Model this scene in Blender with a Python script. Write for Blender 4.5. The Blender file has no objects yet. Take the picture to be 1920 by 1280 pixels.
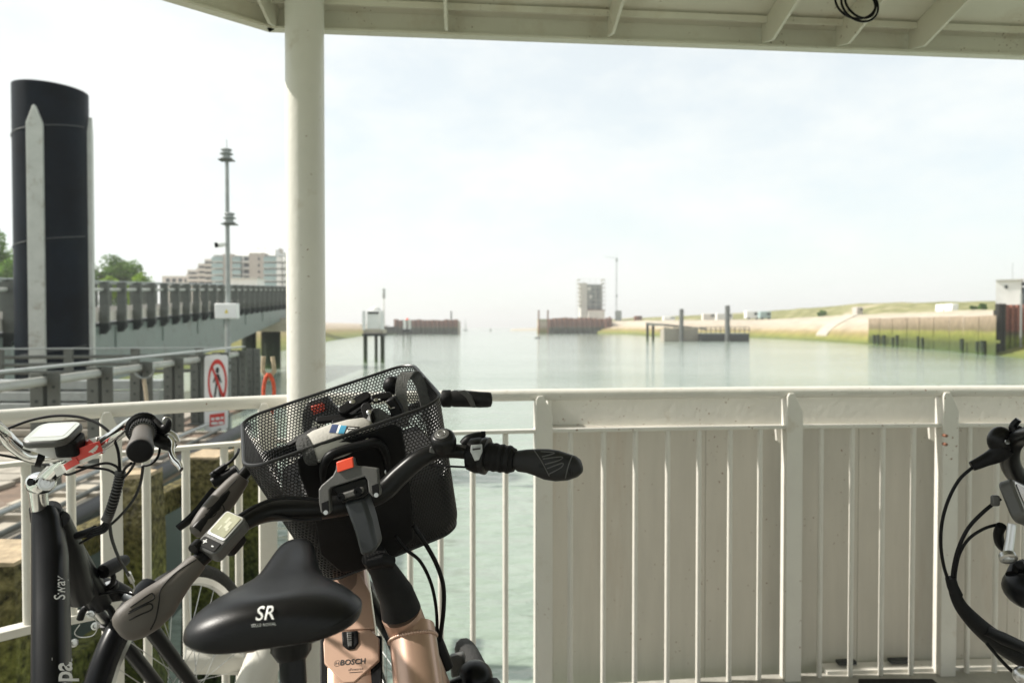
import bpy, bmesh, math, random
from mathutils import Vector, Matrix
from mathutils.bvhtree import BVHTree
R = math.radians
random.seed(7)
scene = bpy.context.scene
C = scene.collection

# ------------------------------------------------------------------ camera, sky, sun, exposure
CAMZ, FPX, PITCH = 1.35, 1400.0, math.atan(28 / 1400.0)
WATER = -1.65
cam_d = bpy.data.cameras.new('camera')
cam = bpy.data.objects.new('camera', cam_d); C.objects.link(cam)
cam.location = (0, 0, CAMZ); cam.rotation_euler = (math.pi / 2 - PITCH, 0, 0)
cam_d.sensor_width = 36.0; cam_d.lens = FPX / 1920 * 36
cam_d.clip_start = 0.02; cam_d.clip_end = 12000
cam_d.dof.use_dof = True; cam_d.dof.focus_distance = 1.22; cam_d.dof.aperture_fstop = 5.6
scene.camera = cam

SUN_EL, SUN_ROT = R(41), R(-88)
world = bpy.data.worlds.new('World'); scene.world = world; world.use_nodes = True
wn, wl = world.node_tree.nodes, world.node_tree.links
wn.clear()
def wnode(t, **k):
    n = wn.new(t)
    for a, b in k.items(): setattr(n, a, b)
    return n
wo = wnode('ShaderNodeOutputWorld'); bg = wnode('ShaderNodeBackground')
sky = wnode('ShaderNodeTexSky', sky_type='NISHITA', sun_disc=False, sun_elevation=SUN_EL, sun_rotation=SUN_ROT,
            air_density=1.0, dust_density=1.0, ozone_density=2.0)
tc = wnode('ShaderNodeTexCoord'); mp = wnode('ShaderNodeMapping'); mp.inputs['Scale'].default_value = (1, 1, 2.2); mp.inputs['Location'].default_value = (.3, .1, .2)
n1 = wnode('ShaderNodeTexNoise'); n1.inputs['Scale'].default_value = 3.4; n1.inputs['Detail'].default_value = 9; n1.inputs['Roughness'].default_value = .6
cr = wnode('ShaderNodeValToRGB'); cr.color_ramp.elements[0].position = .38; cr.color_ramp.elements[0].color = (.70, .70, .70, 1)
cr.color_ramp.elements[1].position = .60; cr.color_ramp.elements[1].color = (.96, .96, .96, 1)
mx = wnode('ShaderNodeMix', data_type='RGBA'); mx.inputs[7].default_value = (8.5, 8.75, 8.5, 1)
wl.new(tc.outputs['Generated'], mp.inputs[0]); wl.new(mp.outputs[0], n1.inputs['Vector']); wl.new(n1.outputs[0], cr.inputs[0])
wl.new(cr.outputs[0], mx.inputs[0]); sk2 = wnode('ShaderNodeVectorMath', operation='MULTIPLY'); sk2.inputs[1].default_value = (1.5, 1.65, 1.5); wl.new(sky.outputs[0], sk2.inputs[0]); wl.new(sk2.outputs[0], mx.inputs[6]); wl.new(mx.outputs[2], bg.inputs[0])
bg.inputs[1].default_value = 0.081; wl.new(bg.outputs[0], wo.inputs[0])

sun_d = bpy.data.lights.new('sun', 'SUN'); sun_d.energy = 4.8; sun_d.angle = R(1.0); sun_d.color = (1, .95, .87)
sun = bpy.data.objects.new('sun', sun_d); C.objects.link(sun)
SV = Vector((math.sin(SUN_ROT) * math.cos(SUN_EL), math.cos(SUN_ROT) * math.cos(SUN_EL), math.sin(SUN_EL)))
sun.rotation_euler = SV.to_track_quat('Z', 'Y').to_euler(); sun.location = (-20, 5, 20)

vs = scene.view_settings
vs.view_transform = 'Standard'; vs.look = 'None'; vs.gamma = 1; vs.use_curve_mapping = False; vs.exposure = 0.60
scene.render.engine = 'CYCLES'
scene.cycles.use_denoising = True
scene.cycles.max_bounces = 8; scene.cycles.diffuse_bounces = 4; scene.cycles.glossy_bounces = 4; scene.cycles.transmission_bounces = 4
scene.cycles.caustics_reflective = False; scene.cycles.caustics_refractive = False

# ------------------------------------------------------------------ helpers
FW = Vector((0, math.cos(PITCH), -math.sin(PITCH))); UP = Vector((0, math.sin(PITCH), math.cos(PITCH)))
def ray(u, v): return Vector(((u - 960) / FPX, 0, 0)) + UP * ((640 - v) / FPX) + FW
def P(u, v, Y):                       # the point at depth Y (metres ahead) seen at photo position u, v
    d = ray(u, v); return Vector((0, 0, CAMZ)) + d * (Y / d.y)
def PZ(u, v, z):                      # the point at height z
    d = ray(u, v); return Vector((0, 0, CAMZ)) + d * ((z - CAMZ) / d.z)
def PL(u, Y, z): return Vector(((u - 960) / FPX * Y, Y, z))
def V(*a): return Vector(a)
def catmull(pts, n=8):
    out = []; m = len(pts)
    for i in range(m - 1):
        p0, p1, p2, p3 = pts[max(i - 1, 0)], pts[i], pts[i + 1], pts[min(i + 2, m - 1)]
        for k in range(n):
            t = k / n
            out.append(0.5 * ((2 * p1) + (p2 - p0) * t + (2 * p0 - 5 * p1 + 4 * p2 - p3) * t * t + (3 * p1 - p0 - 3 * p2 + p3) * t ** 3))
    out.append(pts[-1].copy()); return out
def lerpl(vals, n):                   # resample a list of floats
    out = []
    for i in range(n):
        t = i / (n - 1) * (len(vals) - 1); k = min(int(t), len(vals) - 2)
        out.append(vals[k] + (vals[k + 1] - vals[k]) * (t - k))
    return out
def frame(x, n):                      # right handed axes with x kept, n nearly kept
    x = x.normalized(); y = n.cross(x).normalized(); n = x.cross(y).normalized()
    return x, y, n

base = {}
class MB:
    def __init__(s): s.v = []; s.f = []
    def add(s, vs, fs):
        o = len(s.v); s.v += [Vector(p) for p in vs]; s.f += [tuple(i + o for i in f) for f in fs]; return s
    def box(s, c, size, ax=None):
        ax = ax or (V(1, 0, 0), V(0, 1, 0), V(0, 0, 1)); c = Vector(c)
        vs = [c + ax[0] * (sx * size[0] / 2) + ax[1] * (sy * size[1] / 2) + ax[2] * (sz * size[2] / 2) for sz in (-1, 1) for sy in (-1, 1) for sx in (-1, 1)]
        return s.add(vs, [(0, 2, 3, 1), (4, 5, 7, 6), (0, 1, 5, 4), (2, 6, 7, 3), (0, 4, 6, 2), (1, 3, 7, 5)])
    def bbox2(s, a, b):
        a, b = Vector(a), Vector(b); return s.box((a + b) / 2, [abs(b[i] - a[i]) for i in range(3)])
    def loft(s, rings, cap=True, closed=False):
        n = len(rings[0]); vs = [p for r in rings for p in r]; fs = []
        m = len(rings)
        for i in range(m if closed else m - 1):
            j = (i + 1) % m
            for k in range(n):
                l = (k + 1) % n; fs.append((i * n + k, i * n + l, j * n + l, j * n + k))
        if cap and not closed: fs += [tuple(range(n - 1, -1, -1)), tuple((m - 1) * n + k for k in range(n))]
        return s.add(vs, fs)
    def tube(s, pts, r, n=10, cap=True, closed=False, flat=None, up=None):
        pts = [Vector(p) for p in pts]; m = len(pts)
        rs = r if isinstance(r, (list, tuple)) else [r] * m
        if len(rs) != m: rs = lerpl(rs, m)
        t0 = (pts[1] - pts[0]).normalized()
        a = Vector(up) if up else (V(0, 0, 1) if abs(t0.z) < .9 else V(1, 0, 0))
        rings = []
        for i in range(m):
            if closed: t = (pts[(i + 1) % m] - pts[i - 1]).normalized()
            else: t = (pts[min(i + 1, m - 1)] - pts[max(i - 1, 0)]).normalized()
            a = (a - t * a.dot(t)).normalized(); b = t.cross(a)
            fl = flat if flat else 1
            rings.append([pts[i] + (a * math.cos(2 * math.pi * k / n) + b * math.sin(2 * math.pi * k / n) * fl) * rs[i] for k in range(n)])
        return s.loft(rings, cap, closed)
    def ribbon(s, pts, w, th, side):          # a band of width w, thickness th, swept along pts; side = width direction
        side = Vector(side).normalized(); rings = []
        pts = [Vector(p) for p in pts]; m = len(pts)
        for i in range(m):
            t = (pts[min(i + 1, m - 1)] - pts[max(i - 1, 0)]).normalized()
            sd = (side - t * side.dot(t)).normalized(); nn = t.cross(sd)
            rings.append([pts[i] + sd * (a * w / 2) + nn * (b * th / 2) for a, b in ((-1, -1), (1, -1), (1, 1), (-1, 1))])
        return s.loft(rings)
    def lathe(s, p, axis, prof, n=20, cap=True):
        p = Vector(p); t = Vector(axis).normalized()
        a = V(0, 0, 1) if abs(t.z) < .9 else V(1, 0, 0); a = (a - t * a.dot(t)).normalized(); b = t.cross(a)
        return s.loft([[p + t * d + (a * math.cos(2 * math.pi * k / n) + b * math.sin(2 * math.pi * k / n)) * max(r, 1e-5) for k in range(n)] for d, r in prof], cap)
    def cyl(s, p, q, r, n=12, r2=None):
        p, q = Vector(p), Vector(q); return s.tube([p, q], [r, r if r2 is None else r2], n)
    def torus(s, c, axis, Rr, r, n=32, k=8, a0=0, a1=360):
        c = Vector(c); t = Vector(axis).normalized(); a = V(0, 0, 1) if abs(t.z) < .9 else V(1, 0, 0)
        a = (a - t * a.dot(t)).normalized(); b = t.cross(a); full = abs(a1 - a0) >= 360
        m = n if full else n + 1
        pts = [c + (a * math.cos(R(a0 + (a1 - a0) * i / n)) + b * math.sin(R(a0 + (a1 - a0) * i / n))) * Rr for i in range(m)]
        return s.tube(pts, r, k, closed=full, up=t)
    def ball(s, c, rad, nu=16, nv=10, ax=None):
        ax = ax or (V(1, 0, 0), V(0, 1, 0), V(0, 0, 1)); c = Vector(c)
        rad = rad if isinstance(rad, (list, tuple)) else (rad,) * 3; rings = []
        for j in range(nv + 1):
            th = math.pi * (j + .02) / (nv + .04)
            rings.append([c + ax[0] * (rad[0] * math.sin(th) * math.cos(2 * math.pi * k / nu)) + ax[1] * (rad[1] * math.sin(th) * math.sin(2 * math.pi * k / nu)) + ax[2] * (rad[2] * math.cos(th)) for k in range(nu)])
        return s.loft(rings)
    def prism(s, poly, th):                   # polygon (3D points) thickened by vector th
        th = Vector(th); n = len(poly); poly = [Vector(p) for p in poly]
        return s.add(poly + [p + th for p in poly], [tuple(range(n)), tuple(range(2 * n - 1, n - 1, -1))] + [(k, (k + 1) % n, n + (k + 1) % n, n + k) for k in range(n)])
    def quad(s, *p): return s.add(p, [tuple(range(len(p)))])
    def build(s, name, mat, parent=None, smooth=True, bevel=0, angle=38, loc=None, solid=0, recalc=True, **tags):
        if parent is None:
            if loc is None:
                xs = [p.x for p in s.v]; ys = [p.y for p in s.v]; zs = [p.z for p in s.v]
                loc = V((min(xs) + max(xs)) / 2, (min(ys) + max(ys)) / 2, min(zs))
            b = Vector(loc)
        else: b = base[parent.name]
        me = bpy.data.meshes.new(name)
        me.from_pydata([tuple(p - b) for p in s.v], [], s.f)
        if recalc:
            bm = bmesh.new(); bm.from_mesh(me); bmesh.ops.recalc_face_normals(bm, faces=bm.faces); bm.to_mesh(me); bm.free()
        me.materials.append(mat)
        if smooth: me.shade_smooth(); me.set_sharp_from_angle(angle=R(angle))
        o = bpy.data.objects.new(name, me); C.objects.link(o)
        if parent is None: o.location = b
        else: o.parent = parent
        base[o.name] = b
        if solid: m = o.modifiers.new('solid', 'SOLIDIFY'); m.thickness = solid; m.offset = 0
        if bevel: m = o.modifiers.new('bevel', 'BEVEL'); m.width = bevel; m.segments = 2; m.limit_method = 'ANGLE'; m.angle_limit = R(40)
        for k, t in tags.items(): o[k] = t
        return o
def thing(name, label, cat, loc, group=None):
    o = bpy.data.objects.new(name, None); C.objects.link(o); o.location = loc; o.empty_display_size = .1
    o['label'] = label; o['category'] = cat
    if group: o['group'] = group
    base[o.name] = Vector(loc); return o
def inst(src, parent, mat4=None, name=None):    # a copy sharing mesh data, placed by a matrix in the parent's space
    o = src.copy(); C.objects.link(o); o.parent = parent
    if name: o.name = name
    if mat4 is not None: o.matrix_basis = mat4
    base[o.name] = base.get(parent.name, V(0, 0, 0)); return o
def copy_tree(o, parent=None):
    c = o.copy(); C.objects.link(c); c.parent = parent
    for ch in list(o.children): copy_tree(ch, c)
    return c

_tx = {}
def text_geo(body, size, bold=0.0, space=1.0):
    key = (body, size, bold, space)
    if key not in _tx:
        cu = bpy.data.curves.new('t', 'FONT'); cu.body = body; cu.size = size; cu.align_x = 'CENTER'; cu.align_y = 'CENTER'
        cu.offset = bold; cu.resolution_u = 3; cu.space_character = space
        ob = bpy.data.objects.new('t', cu); C.objects.link(ob); dg = bpy.context.evaluated_depsgraph_get(); dg.update()
        me = bpy.data.meshes.new_from_object(ob.evaluated_get(dg))
        _tx[key] = ([(p.co.x, p.co.y) for p in me.vertices], [tuple(p.vertices) for p in me.polygons])
        bpy.data.objects.remove(ob); bpy.data.curves.remove(cu); bpy.data.meshes.remove(me)
    return _tx[key]
def put2d(m, geo, o, xd, yd, n, th=.0006, bvh=None, cast=None):   # flat print as a thin raised layer, laid on a surface if bvh given
    vs2, fs = geo; vs = []
    for x, y in vs2:
        p = o + xd * x + yd * y
        if bvh:
            h = bvh.ray_cast(p - cast * .08, cast)
            if h[0] is not None: p = h[0] - cast * th
        else: p = p + n * th
        vs.append(p)
    m.add(vs, fs); return m
def decal(name, mat, parent, body, size, o, xd, yd, n, bold=0.0, th=.0006, bvh=None, cast=None, space=1.0):
    return put2d(MB(), text_geo(body, size, bold, space), o, xd, yd, n, th, bvh, cast).build(name, mat, parent, smooth=False, recalc=False)

# ------------------------------------------------------------------ materials
def mat(name, col, rough=.5, metal=0, var=.12, scale=6, col2=None, bump=0, bscale=60, spec=.5, coat=0, stretch=None, rvar=.1, dirt=None, dscale=3, dlo=.55, dhi=.7, chips=None, cscale=80, clo=.735):
    m = bpy.data.materials.new(name); m.use_nodes = True; nt = m.node_tree; N, L = nt.nodes, nt.links
    b = N['Principled BSDF']; b.inputs['Metallic'].default_value = metal; b.inputs['Specular IOR Level'].default_value = spec
    b.inputs['Coat Weight'].default_value = coat; b.inputs['Coat Roughness'].default_value = .08
    tcn = N.new('ShaderNodeTexCoord'); src = tcn.outputs['Object']
    if stretch:
        mpn = N.new('ShaderNodeMapping'); mpn.inputs['Scale'].default_value = stretch; L.new(src, mpn.inputs[0]); src = mpn.outputs[0]
    nz = N.new('ShaderNodeTexNoise'); nz.inputs['Scale'].default_value = scale; nz.inputs['Detail'].default_value = 6; nz.inputs['Roughness'].default_value = .62
    L.new(src, nz.inputs['Vector'])
    mr = N.new('ShaderNodeMapRange'); mr.inputs[1].default_value = .32; mr.inputs[2].default_value = .68; L.new(nz.outputs[0], mr.inputs[0])
    mixn = N.new('ShaderNodeMix'); mixn.data_type = 'RGBA'
    ca = tuple(c * (1 - var) for c in col); cb = col2 if col2 else tuple(min(1, c * (1 + var)) for c in col)
    mixn.inputs[6].default_value = (*ca, 1); mixn.inputs[7].default_value = (*cb, 1); L.new(mr.outputs[0], mixn.inputs[0])
    out = mixn.outputs[2]
    if dirt:
        nd = N.new('ShaderNodeTexNoise'); nd.inputs['Scale'].default_value = dscale; nd.inputs['Detail'].default_value = 8; nd.inputs['Roughness'].default_value = .7
        L.new(src, nd.inputs['Vector']); md = N.new('ShaderNodeMapRange'); md.inputs[1].default_value = dlo; md.inputs[2].default_value = dhi; L.new(nd.outputs[0], md.inputs[0])
        m2 = N.new('ShaderNodeMix'); m2.data_type = 'RGBA'; m2.inputs[7].default_value = (*dirt, 1); L.new(out, m2.inputs[6]); L.new(md.outputs[0], m2.inputs[0]); out = m2.outputs[2]
    if chips:                                   # small rust chips and specks in the paint
        nc_ = N.new('ShaderNodeTexNoise'); nc_.inputs['Scale'].default_value = cscale; nc_.inputs['Detail'].default_value = 3; L.new(tcn.outputs['Object'], nc_.inputs['Vector'])
        n3 = N.new('ShaderNodeTexNoise'); n3.inputs['Scale'].default_value = 2.5; n3.inputs['Detail'].default_value = 3; L.new(tcn.outputs['Object'], n3.inputs['Vector'])
        a3 = N.new('ShaderNodeMath'); a3.operation = 'MULTIPLY_ADD'; a3.inputs[1].default_value = .35; L.new(n3.outputs[0], a3.inputs[0]); L.new(nc_.outputs[0], a3.inputs[2])
        mc = N.new('ShaderNodeMapRange'); mc.inputs[1].default_value = clo + .17; mc.inputs[2].default_value = clo + .20; L.new(a3.outputs[0], mc.inputs[0])
        m4 = N.new('ShaderNodeMix'); m4.data_type = 'RGBA'; m4.inputs[7].default_value = (*chips, 1); L.new(out, m4.inputs[6]); L.new(mc.outputs[0], m4.inputs[0]); out = m4.outputs[2]
    L.new(out, b.inputs['Base Color'])
    rr = N.new('ShaderNodeMapRange'); rr.inputs[3].default_value = max(.02, rough - rvar); rr.inputs[4].default_value = min(1, rough + rvar); L.new(nz.outputs[0], rr.inputs[0]); L.new(rr.outputs[0], b.inputs['Roughness'])
    if bump:
        nb = N.new('ShaderNodeTexNoise'); nb.inputs['Scale'].default_value = bscale; nb.inputs['Detail'].default_value = 4; L.new(src, nb.inputs['Vector'])
        bp = N.new('ShaderNodeBump'); bp.inputs['Strength'].default_value = bump; bp.inputs['Distance'].default_value = .01; L.new(nb.outputs[0], bp.inputs['Height']); L.new(bp.outputs[0], b.inputs['Normal'])
    return m
def zbands(name, stops, rough=.85, scale=3, jit=.3, bump=.4, bscale=8, zr=(0, 1), con=.45):   # colour by height: weed at the tide line, sand or stone above
    m = bpy.data.materials.new(name); m.use_nodes = True; nt = m.node_tree; N, L = nt.nodes, nt.links
    b = N['Principled BSDF']; b.inputs['Roughness'].default_value = rough; b.inputs['Specular IOR Level'].default_value = .25
    g = N.new('ShaderNodeNewGeometry'); sx = N.new('ShaderNodeSeparateXYZ'); L.new(g.outputs['Position'], sx.inputs[0])
    nz = N.new('ShaderNodeTexNoise'); nz.inputs['Scale'].default_value = scale; nz.inputs['Detail'].default_value = 8; nz.inputs['Roughness'].default_value = .65; L.new(g.outputs['Position'], nz.inputs['Vector'])
    ma = N.new('ShaderNodeMath'); ma.operation = 'MULTIPLY_ADD'; ma.inputs[1].default_value = jit * 2; L.new(nz.outputs[0], ma.inputs[0])
    sb = N.new('ShaderNodeMath'); sb.operation = 'SUBTRACT'; sb.inputs[1].default_value = jit; L.new(sx.outputs[2], sb.inputs[0]); L.new(sb.outputs[0], ma.inputs[2])
    mr = N.new('ShaderNodeMapRange'); mr.inputs[1].default_value = zr[0]; mr.inputs[2].default_value = zr[1]; L.new(ma.outputs[0], mr.inputs[0])
    cr = N.new('ShaderNodeValToRGB'); L.new(mr.outputs[0], cr.inputs[0]); e = cr.color_ramp.elements
    while len(e) < len(stops): e.new(.5)
    for i, (p, c) in enumerate(stops): e[i].position = p; e[i].color = (*c, 1)
    n2 = N.new('ShaderNodeTexNoise'); n2.inputs['Scale'].default_value = scale * 4; n2.inputs['Detail'].default_value = 8; L.new(g.outputs['Position'], n2.inputs['Vector'])
    m3 = N.new('ShaderNodeMapRange'); m3.inputs[3].default_value = 1 - con; m3.inputs[4].default_value = 1 + con; m3.inputs[1].default_value = .5 - .5 * min(1, .45 / con); m3.inputs[2].default_value = .5 + .5 * min(1, .45 / con); L.new(n2.outputs[0], m3.inputs[0])
    mm = N.new('ShaderNodeMix'); mm.data_type = 'RGBA'; mm.blend_type = 'MULTIPLY'; mm.inputs[0].default_value = 1; L.new(cr.outputs[0], mm.inputs[6]); L.new(m3.outputs[0], mm.inputs[7]); L.new(mm.outputs[2], b.inputs['Base Color'])
    nb = N.new('ShaderNodeTexNoise'); nb.inputs['Scale'].default_value = bscale; nb.inputs['Detail'].default_value = 6; L.new(g.outputs['Position'], nb.inputs['Vector'])
    bp = N.new('ShaderNodeBump'); bp.inputs['Strength'].default_value = bump; bp.inputs['Distance'].default_value = .05; L.new(nb.outputs[0], bp.inputs['Height']); L.new(bp.outputs[0], b.inputs['Normal'])
    return m

cream = mat('cream_paint', (.66, .64, .58), .38, var=.05, scale=4, bump=.14, bscale=45, dirt=(.46, .39, .29), dscale=7, dlo=.60, dhi=.85, chips=(.22, .11, .05))
cream_panel = mat('cream_panel_paint', (.575, .54, .475), .45, var=.05, scale=5, stretch=(4, 4, .6), dirt=(.40, .27, .17), dscale=.5, dlo=.58, dhi=.9, bump=.06, bscale=12, chips=(.20, .10, .05))
cream_roof = mat('roof_paint', (.68, .65, .545), .45, var=.05, scale=3, bump=.12, bscale=30, dirt=(.50, .42, .30), dscale=4, dlo=.55, dhi=.85, chips=(.20, .12, .06), cscale=90, clo=.72)
deckpaint = mat('deck_paint', (.36, .35, .31), .6, var=.2, scale=9, bump=.25, bscale=150, dirt=(.12, .10, .08))
black_paint = mat('black_paint', (.005, .0055, .0065), .30, var=.25, scale=6, rvar=.06, spec=.17)
black_plastic = mat('black_plastic', (.005, .005, .0055), .45, var=.25, scale=20, bump=.06, bscale=300, spec=.17)
grey_plastic = mat('grey_plastic', (.075, .074, .07), .42, var=.15, scale=25, bump=.08, bscale=350)
rubber = mat('rubber', (.009, .009, .009), .62, var=.3, scale=20, bump=.15, bscale=260, spec=.17)
grip_sunlit = mat('sunlit_grip', (.085, .074, .064), .55, var=.12, scale=14, bump=.06, bscale=500)  # sunlit copy of the grip rubber: the sun's tan is put into the colour
grip_shaded = mat('shaded_grip', (.014, .014, .014), .5, var=.2, scale=14, bump=.1, bscale=400, spec=.25)  # shaded copy of the same rubber for right grips, shade put into the colour
bar_black = mat('anodised_black', (.010, .010, .010), .30, var=.2, scale=10, rvar=.05, spec=.17)
saddle_skin = mat('saddle_skin', (.004, .004, .0045), .36, var=.15, scale=12, bump=.05, bscale=700, rvar=.05, spec=.26)
copper = mat('rose_gold_paint', (.45, .295, .22), .30, metal=.55, var=.05, scale=5, coat=.5)
copper_flat = mat('rose_gold_cover', (.48, .31, .225), .42, metal=.15, var=.04, scale=5)
chrome = mat('chrome', (.72, .72, .70), .12, metal=1, var=.05, scale=8, rvar=.04)
silver = mat('silver', (.55, .55, .54), .30, metal=1, var=.08, scale=12)
screw = mat('screw_steel', (.45, .45, .43), .3, metal=1, var=.1)
red_plastic = mat('red_button', (.78, .075, .03), .4, var=.06, scale=10)
white_print = mat('white_print', (.75, .75, .73), .6, var=.05)
dark_print = mat('dark_print', (.02, .016, .014), .6, var=.1)
screen_lcd = mat('lcd_screen', (.36, .36, .26), .18, var=.22, scale=30, coat=.6)
screen_dark = mat('dark_screen', (.02, .022, .022), .12, var=.2, coat=.6)
screen_glare = mat('glare_screen', (.50, .52, .48), .16, var=.04, coat=.8)  # white reflection off a flat-lying screen, painted as base colour
tape_white = mat('tape_white', (.74, .72, .68), .4, var=.05, bump=.1, bscale=60)
tape_red = mat('tape_red', (.62, .06, .05), .4, var=.08, bump=.1, bscale=60)
tyre_m = mat('tyre', (.02, .02, .019), .75, var=.3, scale=30, bump=.5, bscale=220)
pile_black = mat('tarred_steel', (.003, .006, .010), .42, var=.45, scale=1.3, bump=.12, bscale=6, dirt=(.008, .013, .018), dscale=1.2, dlo=.5, dhi=.8, spec=.09)
galv = mat('galvanised', (.29, .31, .30), .45, metal=.35, var=.12, scale=9, bump=.05, bscale=30)
post_grey = mat('olive_grey_steel', (.105, .112, .098), .6, var=.14, scale=7, bump=.08, bscale=30)
strip_pale = mat('pale_guide', (.42, .43, .40), .55, var=.1, scale=3, dirt=(.28, .26, .22), dscale=5)
dark_steel = mat('dark_steel', (.03, .035, .034), .6, var=.3, scale=4)
girder_m = mat('girder_paint', (.20, .235, .215), .5, var=.08, scale=.8, dirt=(.15, .16, .14), dscale=1.5)
board_m = mat('white_board', (.74, .74, .73), .45, var=.04, scale=5)
sign_red = mat('sign_red', (.58, .045, .035), .5, var=.1)
sign_black = mat('sign_black', (.03, .03, .03), .5, var=.1)
rope_m = mat('rope', (.42, .34, .24), .9, var=.3, scale=60, bump=.5, bscale=200)
rope_red = mat('red_rope', (.60, .09, .04), .7, var=.25, scale=80, bump=.5, bscale=200)
twine = mat('blue_twine', (.06, .30, .42), .7, var=.2)
plank_m = mat('weathered_plank', (.33, .30, .25), .85, var=.25, scale=4, stretch=(1, .4, 6), bump=.3, bscale=30, dirt=(.14, .11, .08), dscale=5)
rust_m = mat('rust_steel', (.17, .075, .045), .85, var=.45, scale=1.2, bump=.3, bscale=10, dirt=(.10, .06, .05), dscale=.9)
brown_deck = mat('landing_deck', (.17, .12, .085), .85, var=.45, scale=2.2, bump=.4, bscale=24, dirt=(.30, .26, .21), dscale=1.3, dlo=.54, dhi=.66)
black_pipe = mat('black_pipe', (.018, .019, .02), .5, var=.4, scale=6)
concrete = mat('concrete', (.42, .38, .31), .85, var=.15, scale=2, bump=.2, bscale=14, dirt=(.26, .22, .16), dscale=.8)
sand_m = mat('shore_sand', (.40, .33, .245), .95, var=.2, scale=.3, bump=.5, bscale=2, dirt=(.30, .27, .15), dscale=.15, dlo=.52, dhi=.66, spec=.1)
conc_pale = mat('pale_concrete', (.60, .56, .50), .8, var=.1, scale=1)
glass_m = mat('balcony_glass', (.30, .40, .40), .12, var=.15, scale=.3, spec=.6)
brick_far = mat('brick', (.44, .40, .36), .85, var=.2, scale=2, bump=.2)
beige_far = mat('beige_render', (.60, .56, .51), .8, var=.12, scale=.5)
pale_far = mat('pale_render', (.58, .58, .55), .7, var=.08, scale=.4)
window_dark = mat('window_glass', (.05, .06, .065), .12, var=.3, scale=.5)
white_far = mat('white_cladding', (.74, .74, .72), .6, var=.06, scale=.8)
grey_clad = mat('grey_cladding', (.15, .17, .165), .6, var=.2, scale=.5)
net_m = mat('scaffold_pale', (.52, .50, .46), .8, var=.1, scale=.6)
bark = mat('bark', (.10, .075, .05), .9, var=.3, scale=4, bump=.5, bscale=12)
timber = zbands('mossy_timber', [(0, (.018, .028, .012)), (.35, (.045, .06, .016)), (.72, (.12, .12, .028)), (.86, (.10, .085, .03)), (1, (.13, .11, .05))], scale=7, jit=.22, bump=.9, bscale=30, zr=(-1.6, .42), con=.95)
weedsteel = zbands('weedy_sheet_pile', [(0, (.022, .032, .02)), (.38, (.05, .06, .035)), (.48, (.14, .10, .06)), (.62, (.17, .085, .06)), (1, (.21, .11, .075))], scale=.5, jit=.25, bump=.3, bscale=2, zr=(-1.7, 4.2))
weedpile = zbands('weedy_pile', [(0, (.07, .12, .035)), (.10, (.03, .045, .022)), (.5, (.02, .024, .018)), (1, (.03, .03, .026))], scale=1.5, jit=.15, bump=.3, bscale=4, zr=(-1.7, 3))
bank_m = zbands('shore_bank', [(0, (.10, .13, .03)), (.16, (.19, .185, .045)), (.30, (.24, .19, .08)), (.44, (.36, .295, .21)), (.66, (.42, .36, .29)), (.85, (.39, .345, .27)), (1, (.30, .30, .16))], scale=.12, jit=.35, bump=.4, bscale=1.6, zr=(-1.7, 4.4))
weedwall = zbands('weedy_wall', [(0, (.06, .09, .025)), (.22, (.065, .08, .022)), (.36, (.14, .155, .03)), (.46, (.20, .20, .05)), (.54, (.15, .12, .07)), (.8, (.29, .225, .16)), (1, (.26, .20, .155))], scale=.35, jit=.3, bump=.4, bscale=2, zr=(-1.7, 3.4))
dune_m = mat('dune_grass', (.16, .17, .065), .95, var=.3, scale=.35, col2=(.29, .28, .13), bump=.9, bscale=.8, dirt=(.42, .36, .25), dscale=.09, dlo=.52, dhi=.66, spec=.1)
def leafmat(name, a, b):
    m = bpy.data.materials.new(name); m.use_nodes = True; N, L = m.node_tree.nodes, m.node_tree.links; p = N['Principled BSDF']
    oi = N.new('ShaderNodeNewGeometry'); mixn = N.new('ShaderNodeMix'); mixn.data_type = 'RGBA'; mixn.inputs[6].default_value = (*a, 1); mixn.inputs[7].default_value = (*b, 1)
    L.new(oi.outputs['Random Per Island'], mixn.inputs[0]); L.new(mixn.outputs[2], p.inputs['Base Color']); p.inputs['Roughness'].default_value = .6; p.inputs['Specular IOR Level'].default_value = .3
    tr = N.new('ShaderNodeBsdfTranslucent'); L.new(mixn.outputs[2], tr.inputs[0]); ms = N.new('ShaderNodeMixShader'); ms.inputs[0].default_value = .35
    L.new(p.outputs[0], ms.inputs[1]); L.new(tr.outputs[0], ms.inputs[2]); L.new(ms.outputs[0], N['Material Output'].inputs[0]); return m
leaf_a = leafmat('leaf_green', (.07, .17, .022), (.18, .31, .05)); leaf_b = leafmat('leaf_yellow_green', (.16, .28, .03), (.30, .42, .07))
leaf_c = leafmat('leaf_dark', (.055, .13, .022), (.14, .24, .045))

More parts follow.
